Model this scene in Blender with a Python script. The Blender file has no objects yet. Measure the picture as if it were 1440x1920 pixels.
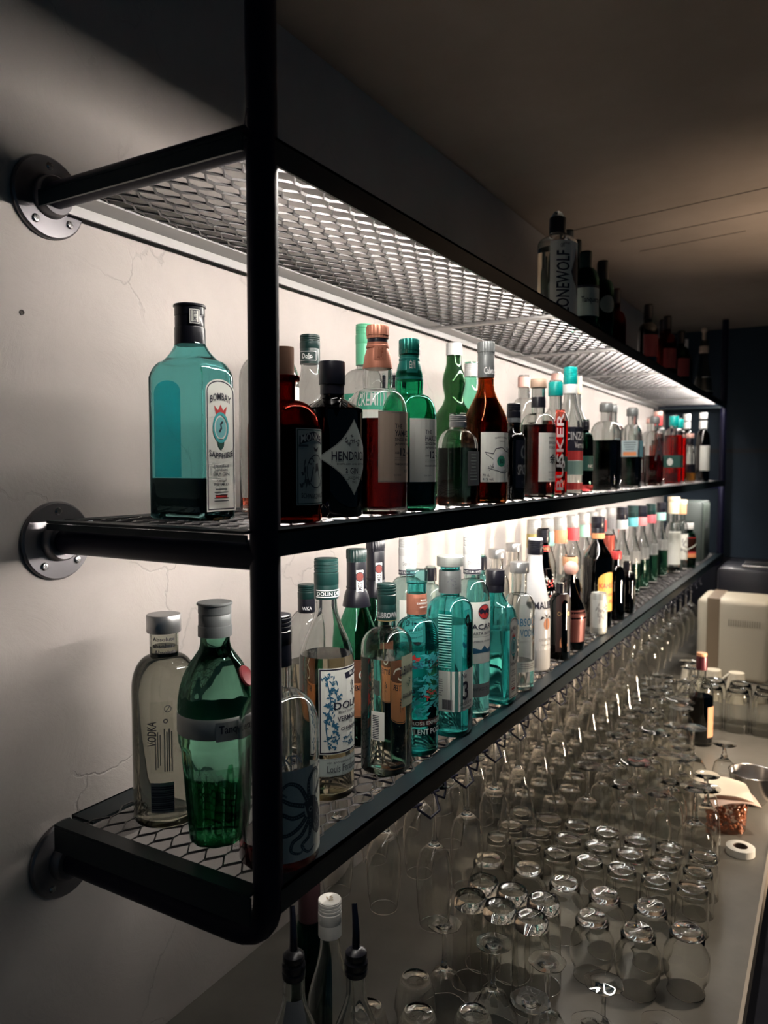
import bpy, bmesh, math, random
from mathutils import Vector, Matrix
random.seed(7)
PI = math.pi
sc = bpy.context.scene
COL = sc.collection

# ------------------------------------------------------------------ camera
cam_d = bpy.data.cameras.new('camera')
cam = bpy.data.objects.new('camera', cam_d); COL.objects.link(cam)
cam.location = (0.91, 0.0, 1.75)
cam.rotation_euler = (math.radians(90 - 3.282), 0, math.radians(30.568))
cam_d.sensor_width = 36.0
cam_d.lens = 1430.0 / 1920.0 * 36.0
cam_d.clip_start = 0.02
cam_d.dof.use_dof = True
cam_d.dof.focus_distance = 1.15
cam_d.dof.aperture_fstop = 5.6
sc.camera = cam

# ------------------------------------------------------------------ world, exposure
w = bpy.data.worlds.new('world'); sc.world = w; w.use_nodes = True
w.node_tree.nodes['Background'].inputs[0].default_value = (0.13, 0.32, 0.50, 1)
w.node_tree.nodes['Background'].inputs[1].default_value = 0.06
sc.view_settings.view_transform = 'Standard'
sc.view_settings.look = 'None'
sc.view_settings.gamma = 1.0
sc.view_settings.exposure = 0.0
sc.cycles.max_bounces = 40
sc.cycles.transparent_max_bounces = 96
sc.cycles.transmission_bounces = 24
sc.cycles.glossy_bounces = 4
sc.cycles.diffuse_bounces = 4
sc.cycles.sample_clamp_indirect = 6
sc.cycles.use_denoising = True
LED = (1.0, 0.93, 0.86)
LED_TOP, LED_MID, LED_LOW = 185.0, 175.0, 15.0

# three small warm ceiling spots in a row over the outer half of the counter
for i, y in enumerate((1.85, 2.75, 3.55)):
    d = bpy.data.lights.new('counter_spot', 'SPOT'); d.energy = 52.0; d.color = (1.0, .84, .66); d.shadow_soft_size = .045
    d.spot_size = math.radians(52); d.spot_blend = .6
    o = bpy.data.objects.new('counter_spot', d); COL.objects.link(o); o.location = (1.05, y, 2.54)
    o.rotation_euler = (Vector((.72 - .14*i, y + .05, .85)) - Vector(o.location)).to_track_quat('-Z', 'Y').to_euler()

# warm fill added out of view on the right, for lower wall and ceiling
for nm, loc, tgt, sx, sy, pw, spr in (('lower_wall_fill', (2.1, 2.5, 1.12), (.1, 2.3, 1.00), .10, .30, 12.0, 54), ('ceiling_fill', (1.45, 2.9, 1.45), (.98, 2.85, 2.57), .20, .20, 3.0, 66)):
    d = bpy.data.lights.new(nm, 'AREA'); d.shape = 'RECTANGLE'; d.size = sx; d.size_y = sy; d.energy = pw; d.color = (1.0, .78, .57)
    d.spread = math.radians(spr)
    o = bpy.data.objects.new(nm, d); COL.objects.link(o); o.location = loc
    o.rotation_euler = (Vector(tgt) - Vector(loc)).to_track_quat('-Z', 'Y').to_euler()

# ------------------------------------------------------------------ object helpers
def link(o, parent=None):
    COL.objects.link(o)
    if parent is not None: o.parent = parent
    return o
def tag(o, label=None, cat=None, group=None, kind=None):
    if label: o['label'] = label
    if cat: o['category'] = cat
    if group: o['group'] = group
    if kind: o['kind'] = kind
    return o
def empty(name, loc, rz=0.0):
    o = bpy.data.objects.new(name, None); COL.objects.link(o)
    o.location = loc; o.rotation_euler = (0, 0, rz); o.empty_display_size = .02
    return o
def mesh_obj(name, bm, mats, parent=None, smooth=True, loc=None):
    me = bpy.data.meshes.new(name); bm.to_mesh(me); bm.free()
    if not isinstance(mats, (list, tuple)): mats = [mats]
    for m in mats: me.materials.append(m)
    if smooth:
        for p in me.polygons: p.use_smooth = True
        try: me.set_sharp_from_angle(angle=math.radians(38))
        except Exception: pass
    o = bpy.data.objects.new(name, me)
    link(o, parent)
    if loc is not None: o.location = loc
    return o
def add_box(bm, x0, x1, y0, y1, z0, z1, mi=0, rot=None, about=None):
    vs = [bm.verts.new((x, y, z)) for x in (x0, x1) for y in (y0, y1) for z in (z0, z1)]
    for f in ((0,1,3,2),(4,6,7,5),(0,4,5,1),(2,3,7,6),(0,2,6,4),(1,5,7,3)):
        fc = bm.faces.new([vs[i] for i in f]); fc.material_index = mi
    if rot is not None:
        bmesh.ops.rotate(bm, verts=vs, cent=about or (0,0,0), matrix=rot)
    return vs
def bevel_all(bm, w, seg=2):
    bmesh.ops.bevel(bm, geom=list(bm.edges), offset=w, segments=seg, profile=.5, affect='EDGES', clamp_overlap=True)
def add_tube(bm, pts, r, seg=10, caps=True, mi=0):
    pts = [Vector(p) for p in pts]; rings = []
    up = None
    for i, p in enumerate(pts):
        if i == 0: t = pts[1] - p
        elif i == len(pts) - 1: t = p - pts[i-1]
        else: t = (pts[i+1] - p).normalized() + (p - pts[i-1]).normalized()
        t.normalize()
        if up is None:
            a = Vector((0,0,1)) if abs(t.z) < .9 else Vector((1,0,0))
            up = t.cross(a).normalized()
        up = (up - t * up.dot(t)).normalized()
        b = t.cross(up)
        rr = r[i] if isinstance(r, (list, tuple)) else r
        rings.append([bm.verts.new(p + (up * math.cos(2*PI*k/seg) + b * math.sin(2*PI*k/seg)) * rr) for k in range(seg)])
    for a, b in zip(rings, rings[1:]):
        for k in range(seg):
            f = bm.faces.new((a[k], a[(k+1) % seg], b[(k+1) % seg], b[k])); f.material_index = mi
    if caps:
        bm.faces.new(list(reversed(rings[0]))).material_index = mi
        bm.faces.new(rings[-1]).material_index = mi
def bend(p0, corner, p1, r, n=6):
    p0, c, p1 = Vector(p0), Vector(corner), Vector(p1)
    a = (p0 - c).normalized(); b = (p1 - c).normalized()
    s, e = c + a * r, c + b * r
    return [((1-t)**2) * s + 2*t*(1-t) * c + t*t * e for t in [i / n for i in range(n+1)]]
def add_lathe(bm, prof, seg=32, sec=None, close_bottom=True, close_top=True, mi=0, cx=0, cy=0):
    """prof: (r, z[, blend]); sec: function(angle, blend) -> (kx, ky) scale"""
    rings = []
    for p in prof:
        r, z = p[0], p[1]; b = p[2] if len(p) > 2 else 0.0
        ring = []
        for k in range(seg):
            a = 2*PI*k/seg
            kk = sec(a, b) if sec else 1.0
            ring.append(bm.verts.new((cx + r*kk*math.cos(a), cy + r*kk*math.sin(a), z)))
        rings.append(ring)
    for a, b in zip(rings, rings[1:]):
        for k in range(seg):
            f = bm.faces.new((a[k], a[(k+1) % seg], b[(k+1) % seg], b[k])); f.material_index = mi
    if close_bottom: bm.faces.new(list(reversed(rings[0]))).material_index = mi
    if close_top: bm.faces.new(rings[-1]).material_index = mi
    return rings

# ------------------------------------------------------------------ materials
MC = {}
def nodes_of(name):
    m = bpy.data.materials.new(name); m.use_nodes = True
    nt = m.node_tree
    return m, nt, nt.nodes, nt.links
def paint(name, col, rough=.5, metal=0.0, spec=.5, coat=0.0):
    if name in MC: return MC[name]
    m, nt, N, L = nodes_of(name)
    b = N['Principled BSDF']
    b.inputs['Base Color'].default_value = (*col, 1); b.inputs['Roughness'].default_value = rough
    b.inputs['Metallic'].default_value = metal
    b.inputs['Specular IOR Level'].default_value = spec
    if coat: b.inputs['Coat Weight'].default_value = coat
    MC[name] = m; return m
def glass(name, col=(.96,.97,.96), edge=.45, refl=1.0, rough=.015):
    """thin-walled glass: tinted transmission that deepens at grazing angles, Schlick reflection"""
    if name in MC: return MC[name]
    m, nt, N, L = nodes_of(name)
    N.remove(N['Principled BSDF'])
    out = N['Material Output']
    lw = N.new('ShaderNodeLayerWeight'); lw.inputs[0].default_value = .5
    p5 = N.new('ShaderNodeMath'); p5.operation = 'POWER'; L.new(lw.outputs['Facing'], p5.inputs[0]); p5.inputs[1].default_value = 4.0
    mu = N.new('ShaderNodeMath'); mu.operation = 'MULTIPLY_ADD'; L.new(p5.outputs[0], mu.inputs[0]); mu.inputs[1].default_value = .9*refl; mu.inputs[2].default_value = .05*refl
    p3 = N.new('ShaderNodeMath'); p3.operation = 'POWER'; L.new(lw.outputs['Facing'], p3.inputs[0]); p3.inputs[1].default_value = 2.5
    mix = N.new('ShaderNodeMix'); mix.data_type = 'RGBA'
    L.new(p3.outputs[0], mix.inputs[0])
    mix.inputs[6].default_value = (*col, 1); mix.inputs[7].default_value = (*[c * c * edge for c in col], 1)
    tr = N.new('ShaderNodeBsdfTransparent'); L.new(mix.outputs[2], tr.inputs[0])
    gl = N.new('ShaderNodeBsdfGlossy'); gl.inputs['Roughness'].default_value = rough
    gl.inputs[0].default_value = (1, 1, 1, 1)
    ms = N.new('ShaderNodeMixShader'); L.new(mu.outputs[0], ms.inputs[0]); L.new(tr.outputs[0], ms.inputs[1]); L.new(gl.outputs[0], ms.inputs[2])
    L.new(ms.outputs[0], out.inputs[0])
    MC[name] = m; return m
def emit(name, col, s):
    if name in MC: return MC[name]
    m, nt, N, L = nodes_of(name)
    N.remove(N['Principled BSDF']); e = N.new('ShaderNodeEmission')
    e.inputs[0].default_value = (*col, 1); e.inputs[1].default_value = s
    L.new(e.outputs[0], N['Material Output'].inputs[0]); MC[name] = m; return m

def plaster(name, c1, c2, rough, bump, cracks=True, scale=1.0):
    m, nt, N, L = nodes_of(name); b = N['Principled BSDF']; b.inputs['Roughness'].default_value = rough
    b.inputs['Specular IOR Level'].default_value = .25
    tc = N.new('ShaderNodeTexCoord')
    n1 = N.new('ShaderNodeTexNoise'); n1.inputs['Scale'].default_value = 2.2*scale; n1.inputs['Detail'].default_value = 8; n1.inputs['Roughness'].default_value = .6
    L.new(tc.outputs['Object'], n1.inputs['Vector'])
    cr = N.new('ShaderNodeValToRGB'); cr.color_ramp.elements[0].position = .35; cr.color_ramp.elements[1].position = .65
    cr.color_ramp.elements[0].color = (*c1, 1); cr.color_ramp.elements[1].color = (*c2, 1)
    L.new(n1.outputs[0], cr.inputs[0])
    n2 = N.new('ShaderNodeTexNoise'); n2.inputs['Scale'].default_value = 9*scale; n2.inputs['Detail'].default_value = 10; n2.inputs['Roughness'].default_value = .7; n2.inputs['Distortion'].default_value = .6
    L.new(tc.outputs['Object'], n2.inputs['Vector'])
    hsum = n2.outputs[0]
    col = cr.outputs[0]
    if cracks:
        wn = N.new('ShaderNodeTexNoise'); wn.inputs['Scale'].default_value = 5; wn.inputs['Detail'].default_value = 6
        L.new(tc.outputs['Object'], wn.inputs['Vector'])
        va = N.new('ShaderNodeVectorMath'); va.operation = 'MULTIPLY_ADD'
        L.new(wn.outputs['Color'], va.inputs[0]); va.inputs[1].default_value = (.25,.25,.25); L.new(tc.outputs['Object'], va.inputs[2])
        vo = N.new('ShaderNodeTexVoronoi'); vo.feature = 'DISTANCE_TO_EDGE'; vo.inputs['Scale'].default_value = 3.2
        L.new(va.outputs[0], vo.inputs['Vector'])
        rmp = N.new('ShaderNodeValToRGB'); rmp.color_ramp.elements[0].position = 0; rmp.color_ramp.elements[1].position = .008
        rmp.color_ramp.elements[0].color = (0,0,0,1); rmp.color_ramp.elements[1].color = (1,1,1,1)
        L.new(vo.outputs['Distance'], rmp.inputs[0])
        msk = N.new('ShaderNodeTexNoise'); msk.inputs['Scale'].default_value = 4; msk.inputs['Detail'].default_value = 3
        L.new(tc.outputs['Object'], msk.inputs['Vector'])
        mr = N.new('ShaderNodeValToRGB'); mr.color_ramp.elements[0].position = .5; mr.color_ramp.elements[1].position = .6
        L.new(msk.outputs[0], mr.inputs[0])
        mx = N.new('ShaderNodeMath'); mx.operation = 'MAXIMUM'
        inv = N.new('ShaderNodeMath'); inv.operation = 'SUBTRACT'; inv.inputs[0].default_value = 1.0; L.new(mr.outputs[0], inv.inputs[1])
        L.new(inv.outputs[0], mx.inputs[0]); L.new(rmp.outputs[0], mx.inputs[1])
        ad = N.new('ShaderNodeMath'); ad.operation = 'MULTIPLY_ADD'; L.new(mx.outputs[0], ad.inputs[0]); ad.inputs[1].default_value = .5; L.new(n2.outputs[0], ad.inputs[2])
        hsum = ad.outputs[0]
        cm = N.new('ShaderNodeMix'); cm.data_type = 'RGBA'; cm.blend_type = 'MULTIPLY'; cm.inputs[0].default_value = .14
        L.new(cr.outputs[0], cm.inputs[6]); L.new(mx.outputs[0], cm.inputs[7]); col = cm.outputs[2]
    L.new(col, b.inputs['Base Color'])
    bp = N.new('ShaderNodeBump'); bp.inputs['Strength'].default_value = bump; bp.inputs['Distance'].default_value = .006
    L.new(hsum, bp.inputs['Height']); L.new(bp.outputs[0], b.inputs['Normal'])
    return m

M_wall = plaster('plaster_wall', (.44,.40,.375), (.53,.485,.455), .85, .35)
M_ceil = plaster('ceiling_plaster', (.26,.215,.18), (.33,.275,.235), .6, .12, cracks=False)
M_far = plaster('far_wall_paint', (.020,.034,.052), (.026,.042,.062), .7, .1, cracks=False)
M_counter = plaster('counter_top', (.135,.128,.112), (.165,.157,.138), .36, .04, cracks=False, scale=4)
M_floor = plaster('floor_dark', (.02,.022,.035), (.03,.032,.045), .6, .1, cracks=False)
M_black = paint('black_paint', (.004,.004,.018), .5, 0, .22)
M_rail = paint('rail_paint', (.006,.015,.020), .42, 0, .35)
M_galv = paint('galvanised_steel', (.42,.41,.40), .38, .85)
M_mesh = paint('mesh_steel', (.10,.095,.095), .45, .5)
M_steel = paint('steel', (.55,.53,.52), .25, 1.0)
M_dark = paint('dark_plastic', (.012,.014,.02), .35)
M_led = emit('led_light', LED, LED_TOP)
M_led2 = emit('led_light_mid', LED, LED_MID)
M_led3 = emit('led_light_low', LED, LED_LOW)

# ------------------------------------------------------------------ room shell
def struct(name, bm, m):
    o = mesh_obj(name, bm, m, smooth=False); o['kind'] = 'structure'; return o
def boxo(name, dims, m):
    bm = bmesh.new(); add_box(bm, *dims); return struct(name, bm, m)
CEIL = 2.57; YF = 4.95
boxo('wall_left', (-.12, 0, -1.6, YF + .12, 0, CEIL + .12), M_wall)
boxo('wall_far', (0, 3.2, YF, YF + .12, 0, CEIL + .12), M_far)
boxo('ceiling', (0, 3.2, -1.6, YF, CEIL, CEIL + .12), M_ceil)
boxo('floor', (-.12, 3.2, -1.6, YF + .12, -.1, 0), M_floor)
# dark panel band and ledge on the far wall, seams between the ceiling boards
boxo('trim_1', (0.0, 3.2, YF - .012, YF, 1.84, 1.865), paint('trim_dark', (.01,.014,.022), .6))
boxo('trim_2', (0.0, 3.2, YF - .03, YF, 0, 1.22), paint('panel_dark', (.006,.009,.020), .6))
for i, (x0, y0, x1, y1) in enumerate([(.07,2.648,1.30,2.43), (.22,2.85,1.25,2.66), (.25,3.02,.62,2.95)]):
    bm = bmesh.new(); d = Vector((x1-x0, y1-y0, 0)); n = Vector((-d.y, d.x, 0)).normalized() * .0012
    vs = [bm.verts.new((x0+s*n.x+t*d.x, y0+s*n.y+t*d.y, CEIL - k)) for t in (0,1) for s in (-1,1) for k in (0,.0015)]
    for f in ((0,1,3,2),(4,6,7,5),(0,4,5,1),(2,3,7,6),(0,2,6,4),(1,5,7,3)): bm.faces.new([vs[q] for q in f])
    struct('trim_%d' % (i+3), bm, paint('seam', (.05,.045,.045), .8))

# ------------------------------------------------------------------ the bar counter
t = empty('bar_counter', (.4, 1.7, 0)); tag(t, 'long grey bar counter along the plaster wall, crowded with upturned glasses', 'counter')
CT = .85
def rel(bm, o): bmesh.ops.translate(bm, verts=bm.verts, vec=-Vector(o.location)); return bm
bm = bmesh.new(); add_box(bm, .001, .80, -.5, YF-.035, CT-.04, CT); mesh_obj('countertop', rel(bm, t), M_counter, t, smooth=False)
bm = bmesh.new(); add_box(bm, .80, .806, -.5, YF-.035, CT-.045, CT+.001); mesh_obj('edge_strip', rel(bm, t), paint('edge_strip', (.36,.31,.25), .5), t, smooth=False)
bm = bmesh.new(); add_box(bm, .001, .74, -.5, YF-.035, 0, CT-.041); mesh_obj('cabinet_body', rel(bm, t), paint('cabinet', (.008,.009,.022), .6), t, smooth=False)

# ------------------------------------------------------------------ wall rack of pipes with three expanded-metal shelves
PX, PY0, PY1 = .365, .662, 4.64
rack = empty('pipe_shelf_rack', (PX, PY0, 1.2))
tag(rack, 'black pipe wall rack with three expanded metal shelves lit by hidden light strips', 'shelving rack')
PR = .0172
SZ = [(2.107, 2.107, 2.112), (1.652, 1.683, 1.66), (1.210, 1.275, 1.21)]   # (pipe axis, shelf top)
def rk(bm): return rel(bm, rack)
for yy in (PY0, PY1):
    bm = bmesh.new()
    add_tube(bm, [(PX, yy, CEIL), (PX, yy, 1.5)] + bend((PX, yy, 1.5), (PX, yy, 1.21), (0, yy, 1.21), .05) + [(.008, yy, 1.21)], PR, 20)
    mesh_obj('post', rk(bm), M_black, rack)
    for z in (2.107, 1.652):
        bm = bmesh.new(); add_tube(bm, [(PX, yy, z), (.008, yy, z)], PR, 20); mesh_obj('side_pipe', rk(bm), M_black, rack)
    bm = bmesh.new(); add_tube(bm, [(PX - .02, yy, 2.107), (PX - .004, yy - .012, 2.135)], .006, 10); mesh_obj('pin', rk(bm), M_black, rack)
    for z in (2.107, 1.652, 1.21):
        bm = bmesh.new(); add_lathe(bm, [(.052, 0), (.0535, .001), (.0535, .005), (.051, .0075), (.028, .0085), (.026, .02), (.024, .022)], 36)
        bmesh.ops.rotate(bm, verts=bm.verts, matrix=Matrix.Rotation(PI/2, 3, 'Y'))
        bmesh.ops.translate(bm, verts=bm.verts, vec=(0, yy, z))
        fl = mesh_obj('wall_flange', rk(bm), paint('flange_steel', (.20,.19,.20), .35, .8), rack)
        for a in (-125, -45, 90):
            bm = bmesh.new(); sy, sz = yy + .040*math.cos(math.radians(a)), z + .040*math.sin(math.radians(a))
            add_lathe(bm, [(.0055, .007), (.0055, .009), (.004, .0105), (.0008, .0108)], 14)
            add_box(bm, -.0035, .0035, -.0006, .0006, .0105, .0113); add_box(bm, -.0006, .0006, -.0035, .0035, .0105, .0113)
            bmesh.ops.rotate(bm, verts=bm.verts, matrix=Matrix.Rotation(PI/2, 3, 'Y'))
            bmesh.ops.translate(bm, verts=bm.verts, vec=(0, sy, sz)); mesh_obj('screw', rk(bm), M_steel, fl)
# expanded metal sheet, one mesh shared by the three shelves
def expanded_sheet(x0, x1, y0, y1):
    bm = bmesh.new(); LW, SW = .063, .030
    hw, hh = .0010, .0014
    def strand(a, b, tilt):
        a, b = Vector(a), Vector(b); d = (b-a).normalized(); n = Vector((-d.y, d.x, 0)) * hw
        u = Vector((0, 0, hh)) + Vector((tilt, 0, 0))
        ra = [bm.verts.new(p) for p in (a-n-u, a+n-u, a+n+u, a-n+u)]; rb = [bm.verts.new(p) for p in (b-n-u, b+n-u, b+n+u, b-n+u)]
        for k in range(4): bm.faces.new((ra[k], ra[(k+1)%4], rb[(k+1)%4], rb[k]))
    nx = int(round((x1-x0)/SW)); ny = int(round((y1-y0)/LW))
    sx = (x1-x0)/nx; sy = (y1-y0)/ny; fl = .10   # bond half length in LW units
    for j in range(ny):
        for i in range(nx + 1):
            x = x0 + i*sx; yc = y0 + j*sy
            # bond (knuckle) at cell edge
            strand((x, yc - fl*sy, 0), (x, yc + fl*sy, 0), .0012)
            if i < nx:
                xm = x + sx/2; ym = yc + sy/2
                strand((xm, ym - fl*sy, .0008), (xm, ym + fl*sy, .0008), .0012)
                strand((x, yc + fl*sy, 0), (xm, ym - fl*sy, .0008), .0004)
                strand((xm, ym + fl*sy, .0008), (x, yc + sy - fl*sy, 0), .0004)
                strand((x + sx, yc + fl*sy, 0), (xm, ym - fl*sy, .0008), .0004)
                strand((xm, ym + fl*sy, .0008), (x + sx, yc + sy - fl*sy, 0), .0004)
    return bm
sheet0 = None
for k, (zp, zt, _) in enumerate(SZ):
    y0, y1 = PY0 + .002, PY1 - .01
    # front rail: flat flange + upright flange
    bm = bmesh.new(); add_box(bm, .346, .382, y0, y1, zt-.005, zt-.0015); add_box(bm, .3785, .382, y0, y1, zt-.031, zt-.0015)
    mesh_obj('front_rail', rk(bm), M_rail, rack, smooth=False)
    bm = bmesh.new(); add_box(bm, .018, .062, y0, y1, zt-.005, zt-.0015); add_box(bm, .018, .0215, y0, y1, zt-.018, zt-.0015)
    mesh_obj('back_rail', rk(bm), M_galv if k == 0 else M_rail, rack, smooth=False)
    for ya, yb in ((y0-.031, y0+.0005), (y1-.035, y1)):
        bm = bmesh.new(); add_box(bm, .0225, .360, ya, yb-.008*(ya < y0), zt-.005, zt-.0015); yf = ya if ya < y0 else yb - .0035
        add_box(bm, .0225, .362, yf, yf+.0035, (2.085, 1.6695, 1.2375)[k], zt-.0055); mesh_obj('side_rail', rk(bm), M_rail, rack, smooth=False)
    for yb in (1.72, 2.29, 2.93, 3.50, 4.07):
        bm = bmesh.new(); add_box(bm, .03, .350, yb, yb+.02, zt-.0105, zt-.0055); mesh_obj('cross_brace', rk(bm), M_galv, rack, smooth=False)
    if sheet0 is None:
        bm = expanded_sheet(.056, .349, y0-.002, y1-.03); bmesh.ops.translate(bm, verts=bm.verts, vec=(0,0,zt-.0022))
        sheet0 = mesh_obj('mesh_panel', rk(bm), M_mesh, rack, smooth=False)
    else:
        o = sheet0.copy(); link(o); o.parent = rack; o.location = (0, 0, zt - SZ[0][1])
    if k < 3:
        bm = bmesh.new(); n = 48; ya, yb = y0 + .04, y1 - .05
        for i in range(n):
            add_box(bm, .3735, .3780, ya + (yb-ya)*i/n, ya + (yb-ya)*(i+1)/n, zt-.025, zt-.017)
        mesh_obj('led_strip', rk(bm), (M_led, M_led2, M_led3)[k], rack, smooth=False)

# ------------------------------------------------------------------ bottles
def style_profile(st, H, R, rn, zs, zn, rb=None, foot=.004):
    """(r, z, blend) from the bottom to the lip; blend 1 where the body section applies"""
    rb = rb or R
    p = [(rb*.55, .006, 1), (rb*.80, .0015, 1), (rb - foot*.6, 0.0, 1), (rb, foot, 1)]
    if st == 'q':                       # quarter-round shoulder
        p += [(rb + (R-rb)*.5, zs*.5, 1), (R, zs, 1)]
        n = 9
        for i in range(1, n+1):
            a = PI/2*i/n
            p.append((rn + (R-rn)*math.cos(a), zs + (zn-zs)*math.sin(a), 1 - (i/n)**1.5))
    elif st == 's':                     # long sloping shoulder
        p += [(rb + (R-rb)*.5, zs*.5, 1), (R, zs, 1)]
        n = 12
        for i in range(1, n+1):
            u = i/n; s = u*u*(3-2*u)
            p.append((R + (rn-R)*s, zs + (zn-zs)*u, 1-u))
    elif st == 'c':                     # round top shoulder then a concave sweep into the neck
        p += [(rb + (R-rb)*.5, zs*.5, 1), (R, zs, 1)]
        zm = zs + (zn-zs)*.45; rm = rn + (R-rn)*.50
        for i in range(1, 6):
            a = PI/2*i/5; p.append((rm + (R-rm)*math.cos(a*.92), zs + (zm-zs)*math.sin(a), 1-.4*i/5))
        r5 = p[-1][0]
        for i in range(1, 7):
            u = i/6; p.append((rn + (r5-rn)*(1-u)**2, zm + (zn-zm)*u, .6*(1-u)))
    elif st == 'l':                     # straight angled shoulder
        p += [(rb + (R-rb)*.5, zs*.5, 1), (R, zs-.004, 1), (R*.985, zs, 1), (rn*1.08, zn-.004, .3), (rn, zn, 0)]
    p += [(rn, zn+.001, 0), (rn, H, 0)]
    return p
def section(k, e):
    if k is None: return None
    def f(a, b):
        c, s = abs(math.cos(a)), abs(math.sin(a))
        q = 1.0 / (((c/k)**e + s**e) ** (1.0/e))
        return 1 + (q-1)*b
    return f
def r_at(prof, z):
    for a, b in zip(prof[3:], prof[4:]):
        if a[1] <= z <= b[1] and b[1] > a[1]:
            return a[0] + (b[0]-a[0])*(z-a[1])/(b[1]-a[1])
    return prof[3][0] if z < .01 else prof[-1][0]

_tc = {}
def text_mesh(s):
    if s in _tc: return _tc[s]
    cu = bpy.data.curves.new('txt', 'FONT'); cu.body = s; cu.resolution_u = 2; cu.offset = .014
    o = bpy.data.objects.new('txt', cu); COL.objects.link(o)
    dg = bpy.context.evaluated_depsgraph_get()
    me = bpy.data.meshes.new_from_object(o.evaluated_get(dg))
    vs = [(v.co.x, v.co.y) for v in me.vertices]; fs = [tuple(p.vertices) for p in me.polygons]
    bpy.data.objects.remove(o); bpy.data.curves.remove(cu); bpy.data.meshes.remove(me)
    if not vs: vs = [(0,0)]
    x0 = min(v[0] for v in vs); x1 = max(v[0] for v in vs); y0 = min(v[1] for v in vs); y1 = max(v[1] for v in vs)
    _tc[s] = (vs, fs, x0, x1, y0, y1); return _tc[s]

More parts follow.
